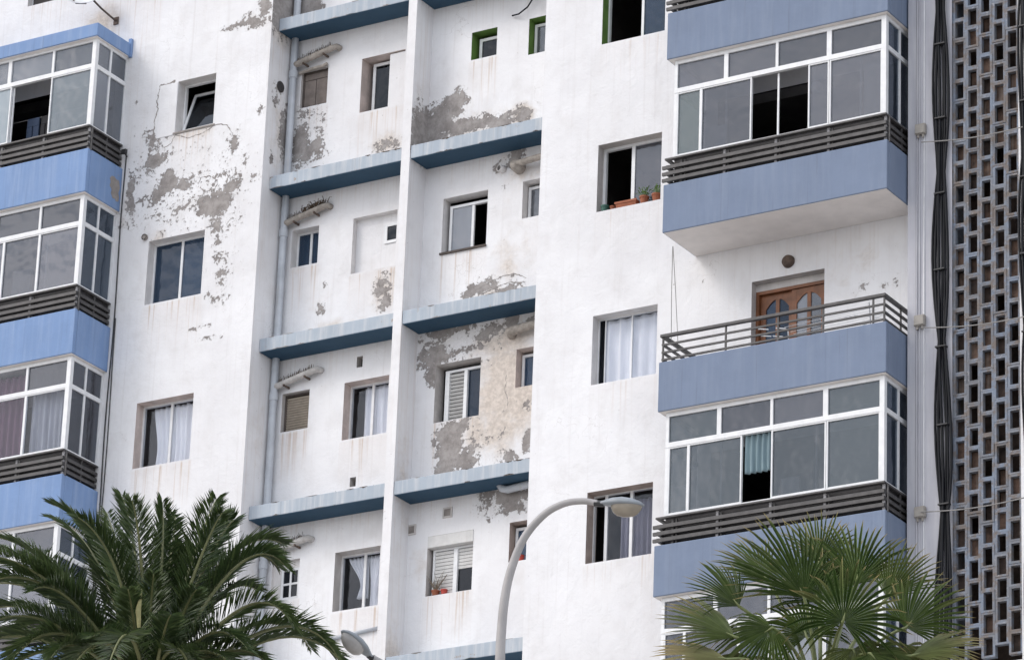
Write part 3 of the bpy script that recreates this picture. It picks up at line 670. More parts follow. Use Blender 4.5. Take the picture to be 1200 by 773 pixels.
# main wall -----------------------------------------------------------------
o = window(M_OPEN[0], 0, .18, ((0, .55), (.55, 1)), ('g_dark', 'g_blue'), 'reveal_green', open_=(0,), fr=.03)
o = window(M_OPEN[1], 0, .18, ((0, .46), (.46, 1)), ('g_dark', 'g_haze'), 'reveal_grey', open_=(0,), fr=.045, mull=.06)
o = window(M_OPEN[2], 0, .18, ((0, .09), (.09, .52), (.52, 1)), ('g_dark', 'g_clear', 'g_clear'), 'reveal', fr=.02, mull=.02)
curtain(8.33, 9.34, HEAD(2)-1.13, HEAD(2)-.03, .235, 'c_white', 'plain white curtain filling the window above the street lamp head', 5, .012)
o = window(M_OPEN[3], 0, .20, ((0, .18), (.18, .58), (.58, 1)), ('g_dark', 'g_clear', 'g_clear'), 'reveal_brown', open_=(0,), fr=.015, mull=.05)
curtain(8.60, 9.34, HEAD(3)-1.12, HEAD(3)-.10, .36, 'c_violet', 'violet grey curtain in the brown-jambed window behind the street lamp', 8, .03)

# small wall vents -----------------------------------------------------------
for (a, c, z0, z1) in VENTS:
    b = MB(); b.box(a-.02, c+.02, BACK+.14, BACK+.16, z0-.02+ZB, z1+.02+ZB); o = b.build('vent_hole', 'vent', B)
    reveal((a, c, z0, z1), BACK, .06, 'reveal_grey', o)
for (px, py) in ((524.5, 600), (482, 620.5)):
    x, z = un(px, py, BACK-.01); b = MB(); frame_mb(b, x-.085, x+.085, z-.085+ZB, z+.085+ZB, BACK-.02, .025, .03); o = b.build('vent_cover', 'reveal_grey', B)
    slats(o, x-.06, x+.06, z-.06, z+.06, BACK-.012, 5, 'vent_slat', 'concrete', .008)
x, z = 1.742, 1.07
b = MB().lathe([(0, .012), (.085, .012), (.10, .0), (.10, -.012), (0, -.012)], 20); o = b.build('round_vent', 'vent', B); o.location = (XE+.012, .36, z+ZB); o.rotation_euler = (0, R(90), 0)
x, z = un(170.5, 278.5, 0); b = MB().lathe([(0, .0), (.035, .0), (.035, .05), (.055, .05), (.055, 0)], 14); o = b.build('drain_stub', 'concrete', B); o.location = (x, -.045, z+ZB); o.rotation_euler = (R(-90), 0, 0)

# downpipe and its branches ---------------------------------------------------
px_, py_ = 1.83, .585
b = MB().tube([(px_, py_, lo-8), (px_, py_, hi)], .062, 12); dp = b.build('downpipe', 'pipe', B, smooth=True)
for k in range(-1, 5):
    z = 1.36-SH*k+ZB
    b = MB(); b.tube([(px_, py_, z-.06), (px_, py_, z+.07)], .074, 12); b.build('pipe_collar', 'pipe', dp)
    if k in (0, 1, 2, 3):
        zz = HEAD(k)+ZB
        P = [(1.86, .58, zz+.10), (2.15, .585, zz+.155), (2.60, .59, zz+.265), (2.66, .62, zz+.285), (2.67, BACK+.02, zz+.285)]
        PP = []; RR = []
        for i in range(23):
            t = i/22; PP.append((1.86+.76*t, .58+.008*t, zz+.10+.17*t)); RR.append(.058 if i % 2 else .052)
        PP += [(2.665, .61, zz+.285), (2.675, .66, zz+.285), (2.675, BACK+.02, zz+.285)]; RR += [.054, .052, .052]
        b = MB().tube(PP, RR, 10); br = b.build('branch_pipe', 'branch' if k < 2 else 'branch_pale', dp, smooth=True)
        for bx in (2.05, 2.45): MB().box(bx-.012, bx+.012, .53, BACK, zz+.10+.17*(bx-1.86)/.76-.075, zz+.10+.17*(bx-1.86)/.76-.045).build('pipe_bracket', 'rust', br)
        sp = MB(); r = random.Random(k+3)
        for i in range(34):
            t = .03+.94*i/33; x = 1.90+(2.60-1.90)*t; z0 = zz+.105+.16*t+.05
            for y in (.55, .60):
                h = r.uniform(.035, .075); dx = r.uniform(-.02, .02)
                sp.tube([(x, y, z0-.01), (x+dx, y+r.uniform(-.02, .02), z0+h)], [.006, .003], 4, False)
        if k == 1:
            for i in range(90):
                x = r.uniform(2.2, 2.66); z0 = zz+.11+.155*(x-1.9)/.7+.05; y = .58+r.uniform(-.06, .06); L = r.uniform(.03, .12); a = r.uniform(0, 6.28)
                sp.tube([(x, y, z0), (x+L*.5*math.cos(a), y+L*.3*math.sin(a), z0+L*.8), (x+L*math.cos(a), y+L*.4*math.sin(a), z0+L*.7)], [.008, .006, .003], 4, False)
        s_ = sp.build('dry_growth', 'debris', br); s_['kind'] = 'stuff'
# crumbling soil-pipe stubs under the ledges of the right bay
def soil_pipe(name, pts, r, matn='branch'):
    b = MB().tube(pts, r, 12); return b.build(name, matn, B, smooth=True)
zz = ZB
x, z = un(606, 195, .60); soil_pipe('soil_pipe', [(x, .74, z+zz), (x, .60, z+zz), (x+.03, .52, z+zz+.01)], .105, 'branch'); soil_pipe('soil_pipe', [(x+.02, .55, z+zz+.02), (x+.3, .52, z+zz+.03), (XBL+.1, .5, z+zz+.06)], .055)
x, z = un(588, 198, .66); b = MB().lathe([(.045, -.06), (.062, -.06), (.062, .06), (.045, .06)], 16); o = b.build('pipe_stub', 'reveal', B, smooth=True); o.location = (x, .66, z+zz); o.rotation_euler = (R(90), 0, R(-20))
x, z = un(597, 389, .60); soil_pipe('soil_pipe', [(x, .72, z+zz), (x+.02, .58, z+zz), (x+.3, .56, z+zz+.02), (XBL+.1, .55, z+zz+.05)], [.10, .085, .07, .065])
x, z = un(586, 570, .60); soil_pipe('soil_pipe', [(x, .60, z+zz+.12), (x+.01, .58, z+zz+.02), (x+.06, .57, z+zz-.05), (x+.16, .565, z+zz-.085), (XBL+.1, .56, z+zz-.02)], .06, 'pipe')
# conduit low on the left bay
x0, z0 = un(383, 749, BACK-.03); x1, z1 = un(444, 735, BACK-.03); MB().tube([(x0, BACK-.03, z0+ZB), (x1, BACK-.03, z1+ZB)], .03, 8).build('conduit', 'pipe', B, smooth=True)

# ------------------------------------------------------------------ balconies
def rail(parent, x0, x1, d, ztop, open_=False):
    y = -d+.035; X0, X1 = x0+.03, x1-.03; Z = ztop+ZB
    hs = [(.085, .028), (.19, .028), (.295, .028)]; dep = .022
    if open_: hs = [(.045, .014), (.16, .014), (.285, .014)]; dep = .014
    for h, t in hs:
        b = MB(); b.box(X0, X1, y-dep, y+dep, Z+h-t, Z+h+t); b.box(X0-.0, X0+.04, y+dep, -.02, Z+h-t, Z+h+t); b.box(X1-.04, X1, y+dep, -.02, Z+h-t, Z+h+t)
        if not open_: b.box(X0-.07, X0, y-dep+.003, y+dep-.003, Z+h-t+.003, Z+h+t-.003)
        b.build('rail_bar', 'rail', parent)
    t = .024 if open_ else .016
    b = MB(); b.box(X0-.02, X1+.01, y-.035, y+.03, Z+.425-t, Z+.425+t); b.box(X0-.02, X0+.045, y+.03, -.02, Z+.425-t, Z+.425+t); b.box(X1-.055, X1+.01, y+.03, -.02, Z+.425-t, Z+.425+t)
    b.build('handrail', 'rail', parent, bevel=.006)
    xs = [X0+.24, x0+1.02, x0+1.9, x0+2.79, X1-.03] if not open_ else [x0+1.12, x0+2.0, x0+2.75, x0+3.57, X1-.02, X0+.02]
    for i, x in enumerate(xs):
        mt = 'rail' if open_ or i == 0 else 'raillight'
        dy = .0 if open_ else .024
        wd = .012 if open_ else .020
        MB().box(x-wd, x+wd, y+dep-.001 if not open_ else y-.013, y+dep+.03 if not open_ else y+.013, Z-.02, Z+.41).build('rail_post', mt, parent)
        if not open_: MB().box(x+.055, x+.075, y+dep, y+dep+.025, Z-.02, Z+.40).build('rail_post', 'rail', parent)
    for yy in (-d*.45,):
        MB().box(X1-.03, X1-.008, yy-.012, yy+.012, Z-.02, Z+.41).build('rail_post', 'rail', parent)
def balcony(p, k, paint, rail_kind):
    x0, x1, d = p['x0'], p['x1'], p['d']; zt, zb = -SH*k, -SH*k-.79; t = .09
    b = MB(); a = ZB
    b.box(x0, x1, -d, -d+t, zb+a, zt+a); b.box(x0, x0+t, -d+t, -.002, zb+a, zt+a); b.box(x1-t, x1, -d+t, -.002, zb+a, zt+a)
    b.box(x0+t, x1-t, -d+t, -.002, zb+a, zb+.17+a)
    o = b.build('balcony', paint, B, bevel=.012)
    MB().box(x0+.02, x1-.02, -d+.02, -.004, zb+a-.006, zb+a+.02).build('soffit', 'soffit', o)
    rail(o, x0, x1, d, zt, rail_kind == 'open')
    return o
def glazing(p, k, top, lower, sideg, topgl, name='balcony_glazing', inner=(), boards=()):
    """White aluminium enclosure: top row of fixed lights, transom, lower row of sliding sashes given as (xa, xb, glass or None)."""
    x0, x1, d = p['x0']+.10, p['x1']-.07, p['d']-.09; a = ZB-SH*k
    zb, zt_, zt = .44, 1.58, 2.085; y = -d; f = .05
    b = MB()
    b.box(x0, x1, y, y+.06, a+zb, a+zb+.05)                         # sill
    b.box(x0, x1, y-.004, y+.06, a+zt_-.03, a+zt_+.045)               # transom
    b.box(x0, x1, y, y+.06, a+zt-.045, a+zt+.015)                     # head
    b.box(x0, x0+f, y+.002, y+.058, a+zb+.05, a+zt_-.03); b.box(x0, x0+f, y+.002, y+.058, a+zt_+.045, a+zt-.045)
    b.box(x1-.075, x1+.004, y-.006, y+.075, a+zb-.01, a+zt+.012)      # corner post
    for x, w_ in top: b.box(x-w_, x+w_, y+.002, y+.058, a+zt_+.045, a+zt-.045)
    for (xa, xb, g_) in lower:
        if g_ is None: continue
        s = .022
        b.box(xa, xa+s, y+.004, y+.05, a+zb+.05, a+zt_-.03); b.box(xb-s, xb, y+.004, y+.05, a+zb+.05, a+zt_-.03)
        b.box(xa+s, xb-s, y+.006, y+.048, a+zb+.05, a+zb+.05+s); b.box(xa+s, xb-s, y+.006, y+.048, a+zt_-.03-s, a+zt_-.03)
    for x in inner: b.box(x-.014, x+.014, y+.053, y+.075, a+zb+.06, a+zt_-.04)
    # return side
    ym = -.46
    X0, X1 = x1-.052, x1
    b.box(X0, X1, y+.075, -.03, a+zb, a+zb+.05); b.box(X0, X1+.003, y+.075, -.03, a+zt_-.03, a+zt_+.045); b.box(X0, X1, y+.075, -.03, a+zt-.045, a+zt+.015)
    b.box(X0+.002, X1-.002, ym-.02, ym+.02, a+zb+.05, a+zt_-.03); b.box(X0+.002, X1-.002, ym-.02, ym+.02, a+zt_+.045, a+zt-.045)
    b.box(X0, X1, -.03, -.004, a+zb, a+zt+.014)
    # left return (seen only from the side)
    b.box(x0, x0+.05, y+.06, -.004, a+zb, a+zb+.05); b.box(x0, x0+.05, y+.06, -.004, a+zt_-.03, a+zt_+.04); b.box(x0, x0+.05, y+.06, -.004, a+zt-.045, a+zt+.015)
    o = b.build(name, 'alu', B)
    xs = [x0+f]+[x for x, _ in top]+[x1-.075]
    for i in range(len(xs)-1):
        g_ = topgl[i % len(topgl)]; wa = top[i-1][1] if i else 0; wb = top[i][1] if i < len(top) else 0
        pane(o, xs[i]+wa, xs[i+1]-wb, zt_+.045-SH*k, zt-.045-SH*k, y+.03, g_, 'fixed_light')
    for (xa, xb, g_) in lower:
        if g_ is None: continue
        pane(o, xa+.022, xb-.022, zb+.072-SH*k, zt_-.052-SH*k, y+.03, g_, 'sliding_sash_pane')
    for (ya, yb) in ((y+.075, ym-.02), (ym+.02, -.03)):
        for (za, zc) in ((zb+.05, zt_-.03), (zt_+.045, zt-.045)):
            MB().box(x1-.030, x1-.024, ya, yb, a+za, a+zc).build('side_pane', sideg, o)
    for (za, zc) in ((zb+.05, zt_-.03), (zt_+.04, zt-.045)):
        MB().box(x0+.02, x0+.026, y+.06, -.01, a+za, a+zc).build('side_pane', sideg, o)
    for (xa, xb, za, zc) in boards: MB().box(xa, xb, y+.10, y+.13, a+za, a+zc).build('inner_board', 'alu', o)
    b = MB(); b.box(x0+.02, x1-.02, y+.02, y+.05, a-.02, a+zb-.002); b.box(x1-.06, x1-.02, y+.05, -.01, a-.02, a+zb-.002); b.build('apron_panel', 'railpanel', o)
    return o
T4 = [(11.0, .035), (11.88, .022), (12.77, .04)]
for k in range(0, 5): balcony(RB_, k, 'blueR', 'open' if k == 2 else 'closed')
glazing(RB_, 0, T4, [(10.15, 11.0, 'g_screen'), (11.0, 11.88, 'g_screen'), (11.88, 12.77, 'g_screen'), (12.77, 13.66, 'g_screen')], 'g_side', ['g_screen'])
glazing(RB_, 1, T4, [(10.15, 10.57, 'g_greenrefl'), (10.57, 11.45, 'g_screen'), (11.86, 11.91, None), (12.42, 12.77, 'g_screen'), (12.78, 13.66, 'g_screen')], 'g_side', ['g_screen'], inner=(10.99, 11.885, 13.28), boards=((13.31, 13.63, .50, 1.40), (10.60, 10.95, .5, .9)))
glazing(RB_, 3, T4, [(10.15, 10.49, 'g_film'), (10.49, 11.39, 'g_film'), (11.88, 12.78, 'g_film'), (12.79, 13.66, 'g_film')], 'g_side', ['g_film', 'g_screen', 'g_screen', 'g_film'], inner=(11.02, 12.6), boards=((10.2, 10.46, .5, .95), (12.0, 12.3, .5, .8)))
glazing(RB_, 4, T4, [(10.15, 10.49, 'g_screen'), (10.49, 11.39, 'g_screen'), (11.39, 11.88, 'g_side'), (11.88, 12.78, 'g_grey'), (12.79, 13.66, 'g_haze')], 'g_side', ['g_screen'])
TL = [(-4.03, .022), (-3.07, .035), (-2.14, .022)]
for k in range(0, 4): balcony(LB, k, 'blueL', 'closed')
glazing(LB, 0, TL, [(-4.84, -4.0, 'g_grey'), (-4.0, -3.0, 'g_pale'), (-2.15, -1.30, 'g_pale')], 'g_grey', ['g_grey'], inner=(-2.98,))
glazing(LB, 1, TL, [(-4.84, -3.75, 'g_haze'), (-3.75, -2.87, 'g_haze'), (-2.87, -2.12, 'g_haze'), (-2.12, -1.30, 'g_haze')], 'g_side', ['g_screen'], inner=(-1.98, -3.3), boards=((-2.7, -2.3, .5, 1.0),))
glazing(LB, 2, TL, [(-4.84, -3.9, 'g_clear'), (-3.9, -3.0, 'g_clear'), (-3.0, -2.13, 'g_clear'), (-2.13, -1.30, 'g_clear')], 'g_screen', ['g_screen', 'g_screen', 'g_clear', 'g_screen'])
glazing(LB, 3, TL, [(-4.84, -3.9, 'g_grey'), (-3.9, -3.0, 'g_haze'), (-3.0, -2.13, 'g_grey'), (-2.13, -1.30, 'g_haze')], 'g_side', ['g_haze'])
# roof slab on top of the left stack
b = MB().box(LB['x0']-.05, LB['x1']+.0, -LB['d'], -.002, 2.09+ZB, 2.33+ZB); o = b.build('balcony_roof', 'blueL', B, bevel=.012); MB().box(LB['x1']-.04, LB['x1']+.02, -.06, -.003, 2.08+ZB, 2.42+ZB).build('flashing', 'blueL', o)
MB().box(LB['x0']+.02, LB['x1']-.02, -LB['d']+.02, -.006, 2.084+ZB, 2.10+ZB).build('soffit', 'soffit', o)
# exposed render patch on the left balcony's side
x = LB['x1']; b = MB(); pts = [(-.34, -.30), (-.29, -.24), (-.22, -.23), (-.16, -.26), (-.09, -.25), (-.06, -.33), (-.045, -.38), (-.08, -.47), (-.05, -.55), (-.06, -.63), (-.13, -.65), (-.16, -.61), (-.22, -.63), (-.28, -.56), (-.27, -.48), (-.33, -.43), (-.31, -.36)]; n_ = len(pts)
b.add([(x+.004, yy, zz_+ZB) for yy, zz_ in pts]+[(x-.01, yy, zz_+ZB) for yy, zz_ in pts], [tuple(range(n_))]+[(i, i+n_, (i+1) % n_+n_, (i+1) % n_) for i in range(n_)]).build('bare_render_patch', 'concrete', B)

# curtains and washing behind the glazing --------------------------------------
curtain(-2.90, -2.25, -5.32, -3.80, -.72, 'c_purple', 'plum curtain behind the lowest clear glazing of the bright blue balconies', 5, .03)
curtain(-4.80, -2.92, -5.32, -3.80, -.74, 'c_grey', 'wide grey curtain beside the plum one in the bright blue balcony', 12, .03)
curtain(-2.12, -1.32, -5.32, -3.80, -.72, 'c_grey', 'grey curtain by the corner post of the bright blue balcony', 7, .03)
curtain(11.40, 11.87, -7.75, -7.13, -.86, 'c_teal', 'short pale teal curtain hanging in the open sash of the glazed balcony', 5, .02)
ln = MB().tube([(-4.8, -.55, 1.03+ZB), (-1.4, -.55, 1.03+ZB)], .005, 5).build('clothes_line', 'rope'); tag(ln, 'thin clothes line inside the topmost bright blue balcony', 'clothes line')
def trousers(x, z, w_, h, matn, label):
    b = MB(); y = -.55
    b.box(x, x+w_, y-.02, y+.02, z-.16, z); b.box(x, x+w_*.46, y-.025, y+.02, z-h, z-.158); b.box(x+w_*.52, x+w_, y-.022, y+.02, z-h*.97, z-.158)
    o = b.build('hanging_trousers', matn, None, bevel=.012); tag(o, label, 'trousers')
trousers(-2.86, 1.035+ZB, .26, .52, 'denim', 'blue jeans hanging on the balcony clothes line')
trousers(-2.56, 1.035+ZB, .20, .50, 'blackcloth', 'black trousers hanging next to the blue jeans'); trousers(-2.33, 1.035+ZB, .12, .46, 'blackcloth', 'narrow black garment at the end of the clothes line')

t_ = thing('paper_lantern', 'pale round lantern hanging in the open sash of the upper glazed balcony', 'lantern', (12.30, -.45, -1.50+ZB))
MB().lathe([(.02, -.085), (.06, -.07), (.085, -.03), (.085, .03), (.06, .07), (.02, .085)], 16).build('globe', 'c_grey', t_, smooth=True); MB().tube([(0, 0, .08), (0, 0, .62)], .004, 4).build('cord', 'rope', t_)
# open balcony: door, round lamp, rope, drying line ----------------------------
x0, x1, z0, z1 = DOOR
d_ = MB(); y = .15; e = .05
d_.box(x0+.004, x0+e, y-.01, y+.08, z0+ZB, z1+ZB-.12); d_.box(x1-e, x1-.004, y-.01, y+.08, z0+ZB, z1+ZB-.12); d_.box(x0+e, x1-e, y-.009, y+.079, z1-.17+ZB, z1-.12+ZB)
door = d_.build('balcony_door', 'wood', B)
MB().box(x0, x1, .14, .24, z1-.118+ZB, z1+ZB-.003).build('lintel', 'reveal_grey', door)
reveal(DOOR, 0, .16, 'reveal_grey', door)
def leaf(xa, xb, y, gl, parent):
    za, zb = z0+.01+ZB, z1-.175+ZB; s = .085; n = 10; b = MB()
    b.box(xa, xa+s, y, y+.05, za, zb); b.box(xb-s, xb, y, y+.05, za, zb); b.box(xa+s, xb-s, y+.002, y+.048, za, za+.5); xm = (xa+xb)/2
    b.box(xm-.03, xm+.03, y+.004, y+.046, za+.5, zb-.09); b.box(xa+s, xb-s, y+.002, y+.048, zb-.09, zb)
    # arched heads above the two lights
    for (p, q, flip) in ((xa+s, xm-.03, False), (xm+.03, xb-s, True)):
        for i in range(n):
            u0, u1 = i/n, (i+1)/n
            hh = [.14*(1-math.sin(((1-u) if flip else u)*math.pi/2)) for u in (u0, u1)]
            X = [p+(q-p)*u0, p+(q-p)*u1]
            b.add([(X[0], y+.003, zb-.09-hh[0]), (X[1], y+.003, zb-.09-hh[1]), (X[1], y+.003, zb-.09), (X[0], y+.003, zb-.09),
                   (X[0], y+.045, zb-.09-hh[0]), (X[1], y+.045, zb-.09-hh[1]), (X[1], y+.045, zb-.09), (X[0], y+.045, zb-.09)], [(0, 1, 2, 3), (0, 4, 5, 1), (5, 4, 7, 6)])
    o = b.build('door_leaf', 'wood', parent)
    return o, (xa+s, xm-.03, xm+.03, xb-s, za+.5, zb-.09)
for (xa, xb, y, gl) in ((11.055, 11.62, .205, 'g_blue'), (11.60, 12.19, .165, 'g_grey')):
    o, (a1, a2, a3, a4, za, zb) = leaf(xa, xb, y, gl, door)
    for (p, q) in ((a1, a2), (a3, a4)): MB().box(p, q, y+.022, y+.028, za, zb-.001).build('door_pane', gl, door)
x, z = 11.63, -4.08
b = MB().lathe([(0, .075), (.06, .072), (.095, .05), (.105, .0), (0, 0)], 22); o = b.build('bulkhead_lamp', 'rust', None, smooth=True); o.location = (x, -.001, z+ZB); o.rotation_euler = (R(90), 0, 0); tag(o, 'round dark bulkhead lamp on the wall above the brown balcony door', 'wall lamp')
b = MB(); b.tube([(9.9, -.52, -3.70+ZB), (9.905, -.53, -4.4+ZB), (9.915, -.52, -5.33+ZB)], .006, 5); b.tube([(9.905, -.52, -3.70+ZB), (9.97, -.53, -4.4+ZB), (10.05, -.55, -5.33+ZB)], .006, 5)
tag(b.build('cord', 'rope'), 'pair of pale cords hanging beside the open balcony', 'cord')
b = MB()
for i in range(5): b.tube([(11.9, -.62+.1*i, -5.42+ZB), (13.4, -.62+.1*i, -5.36+ZB)], .004, 4)
b.tube([(13.35, -.7, -5.30+ZB), (13.1, -.1, -5.75+ZB)], .008, 5); b.tube([(13.0, -.7, -5.75+ZB), (13.4, -.15, -5.25+ZB)], .008, 5)
for (u, v) in ((11.45, -5.36), (11.5, -5.48), (11.75, -5.40), (11.7, -5.52), (12.9, -5.43), (12.98, -5.43), (13.06, -5.43)):
    b.tube([(u, -.6, v+ZB), (u+.16, -.58, v-.03+ZB)], .010, 5)
b.box(11.85, 11.88, -.70, -.08, -5.72+ZB, -5.69+ZB); b.tube([(11.87, -.4, -5.7+ZB), (11.87, -.4, -6.44+ZB)], .01, 5); b.tube([(13.3, -.4, -5.4+ZB), (13.3, -.4, -6.62+ZB)], .01, 5); b.tube([(11.87, -.4, -5.70+ZB), (11.9, -.5, -5.42+ZB)], .01, 5)
tag(b.build('drying_rack', 'alu'), 'white folding clothes rack standing on the open balcony', 'clothes rack')

# ------------------------------------------------------------------ pierced block screen on the right
scr = MB().box(SCR0, SCR1, .10, .14, lo, hi).build('block_screen', 'brickdark', B)
n_c = 5; cw = (SCR1-SCR0)/n_c; ch = .335; t = .034
def block_mesh(w_, h, t, d):
    b = MB(); o = [(0, 0), (w_, 0), (w_, h), (0, h)]; i_ = [(t, t*.85), (w_-t, t*.85), (w_-t, h-t*.85), (t, h-t*.85)]
    v = [(x, 0, z) for x, z in o]+[(x, 0, z) for x, z in i_]+[(x, d, z) for x, z in o]+[(x, d, z) for x, z in i_]
    f = []
    for k in range(4):
        j = (k+1) % 4
        f += [(k, j, 4+j, 4+k), (8+j, 8+k, 12+k, 12+j), (4+k, 4+j, 12+j, 12+k), (j, k, 8+k, 8+j)]
    return b.add(v, f).mesh('screen_block', 'greyblock')
bmeshes = [block_mesh(cw-.003, ch-.003, .034+.003*i, .085) for i in range(3)]
infm = {m_: MB().box(.03, cw-.03, .0, .05, .025, ch-.03).mesh('infill_brick', m_) for m_ in ('brick', 'brickdark')}
r = random.Random(5); cnt = 0
for c in range(n_c):
    zc = -11.0 + (ch*.5 if c % 2 else 0)+.10; j = 0
    while zc < 1.9:
        o = link('screen_block', r.choice(bmeshes), scr, (SCR0+c*cw+.0015+r.uniform(-.002, .002), PILY+.03+r.uniform(-.006, .006), zc+ZB), (0, R(r.uniform(-.5, .5)), 0))
        zone = math.sin(zc*2.1+1.0)
        if r.random() < (.85 if zone > -.2 else .35): link('infill_brick', infm['brick' if r.random() < .6 else 'brickdark'], scr, (SCR0+c*cw, PILY+.10+r.uniform(0, .08), zc+ZB+r.uniform(-.01, .0)))
        zc += ch
b = MB(); b.box(SCR0-.012, SCR0, PILY+.002, .2, lo, hi); b.box(SCR1, SCR1+.012, PILY+.002, .2, lo, hi); b.build('screen_jamb', 'greyblock', B)
# pilaster seams and thin conduits
for xx in (13.985, 14.03): MB().tube([(xx, PILY-.012, lo), (xx+.004, PILY-.012, hi)], .012, 6).build('thin_conduit', 'pilaster', B)
MB().tube([(14.105, PILY-.01, lo), (14.10, PILY-.01, hi)], .010, 6).build('thin_conduit', 'alu', B)
MB().box(13.965, 13.975, PILY-.003, PILY+.01, lo, hi).build('pilaster_seam', 'rail', B)

# ------------------------------------------------------------------ cables, boxes, wires on the right
def bundle(cx, label, n, spread, seed):
    t_ = thing('cable_bundle', label, 'cables', (cx, PILY-.04, lo+ZB*0)); r = random.Random(seed)
    for i in range(n):
        off = spread*(i/(n-1)-.5)*1.15; pts = []; ph = r.uniform(0, 6)
        for j in range(61):
            z = lo-2+(hi-lo+2)*j/60
            pinch = .42+.58*abs(math.sin((z-ZB)*1.15+.6))**.8
            x = off*pinch+.022*math.sin(z*.9+.3)+.03*math.sin(z*.35)+(.010*math.sin(z*2.3+ph))
            pts.append((x, -.012*(i % 3)+.006*math.sin(z+ph), z-lo))
        o = MB().tube(pts, r.choice([.019, .023, .027]), 7).build('cable', 'black', t_, smooth=True)
    for j in range(11):
        z = 1.2-SH*.42*j+ZB
        if z < lo: break
        x = .022*math.sin(z*.9+.3)+.03*math.sin(z*.35)
        MB().box(x-spread*.40, x+spread*.40, -.06, .03, z-lo-.012, z-lo+.012).build('clamp', 'dark', t_, bevel=.004)
bundle(14.40, 'thick bundle of black cables clamped between the pilaster and the pierced screen', 6, .22, 1)
bundle(15.76, 'bundle of black cables clamped to the wall beyond the pierced screen', 4, .16, 2)
jb = ['beige junction box on the pilaster level with the upper glazed balcony', 'beige junction box on the pilaster level with the open railing', 'beige junction box on the pilaster level with the lower glazed balcony railing']
for (x, z), l in zip(((14.06, -2.56), (14.05, -5.63), (14.06, -8.60)), jb):
    t_ = thing('junction_box', l, 'junction box', (x, PILY-.025, z+ZB), 'junction boxes on the pilaster')
    MB().box(-.085, .085, -.05, .02, -.085, .085).build('case', 'jbox', t_, bevel=.012); MB().box(-.075, .075, -.062, -.051, -.075, .075).build('lid', 'jbox', t_, bevel=.006)
    for dx in (-.04, .04): MB().lathe([(.018, 0), (.018, -.05), (.011, -.05), (.011, 0)], 10, (dx, -.015, -.085)).build('gland', 'jbox', t_)
for (za, zb_), l in zip(((-2.80, -2.89), (-5.77, -5.89), (-8.62, -8.65)), ('topmost pale wire stretched across the pierced screen', 'middle pale wire stretched across the pierced screen', 'lowest pale wire stretched across the pierced screen')):
    pts = [(14.10+(15.75-14.10)*i/12, -.50-.0*i, ZB+za+(zb_-za)*i/12-.05*math.sin(math.pi*i/12)) for i in range(13)]
    tag(MB().tube(pts, .009, 6).build('wire', 'rope'), l, 'wire', 'wires across the screen')
# cable running down beside the bright blue balconies
b = MB(); pts = [(-1.10+.012*math.sin(z*1.7), -.025, z+ZB) for z in np.linspace(.25, -10.8, 40)]; b.tube(pts, .011, 6)
pts = [(-1.055+.012*math.sin(z*1.3+2), -.02, z+ZB) for z in np.linspace(-2.75, -10.8, 30)]; b.tube(pts, .009, 6)
tag(b.build('wall_cable', 'dark'), 'thin dark cables running down the wall beside the bright blue balconies', 'cable')
t_ = thing('floodlight', 'small dark floodlight on the wall at the end of the cable by the topmost balcony', 'floodlight', (-1.08, -.02, .20+ZB)); MB().box(-.05, .05, -.12, -.06, .02, .10).build('head', 'dark', t_, bevel=.01); MB().tube([(0, 0, 0), (0, -.08, .04)], .014, 6).build('bracket', 'dark', t_)
x, z = un(148, 348, 0)
# satellite dish above the left stack
t_ = thing('satellite_dish', 'white satellite dish bracketed to the wall above the bright blue roof slab', 'satellite dish', (-1.55, 0, 2.86+ZB))
b = MB(); prof = [(.0, 0)]+[(.31*i/8, .075*(i/8)**2) for i in range(1, 9)]+[(.318, .082), (.318, .07), (.0, -.012)]
b.lathe(prof[1:], 32); d_ = b.build('dish', 'alu', t_, smooth=True); d_.location = (-.40, -.46, .37); d_.rotation_euler = (R(62), 0, R(28))
MB().tube([(.0, -.0, .0), (-.01, -.14, .02), (-.14, -.28, .16), (-.34, -.40, .40)], .018, 8).build('bracket', 'rust', t_); MB().box(-.05, .05, -.02, -.002, -.07, .07).build('wall_plate', 'rust', t_)
MB().tube([(-.34, -.44, .22), (-.42, -.62, .16), (-.50, -.80, .34)], .010, 6).build('feed_arm', 'rust', t_)
# loose cable at the top of the right bay
x0, z0 = un(598, 17, .6); x1, z1 = un(626, -4, .6)
b = MB().tube([(x0, .66, z0+ZB), (x0+.15, .62, z0-.02+ZB), (x0+.33, .6, z0+.06+ZB), (x1, .6, z1+ZB), (x1+.05, .62, z1+.3+ZB)], .013, 6); tag(b.build('loose_cable', 'black'), 'loose black cable hanging above the green-framed windows', 'cable')

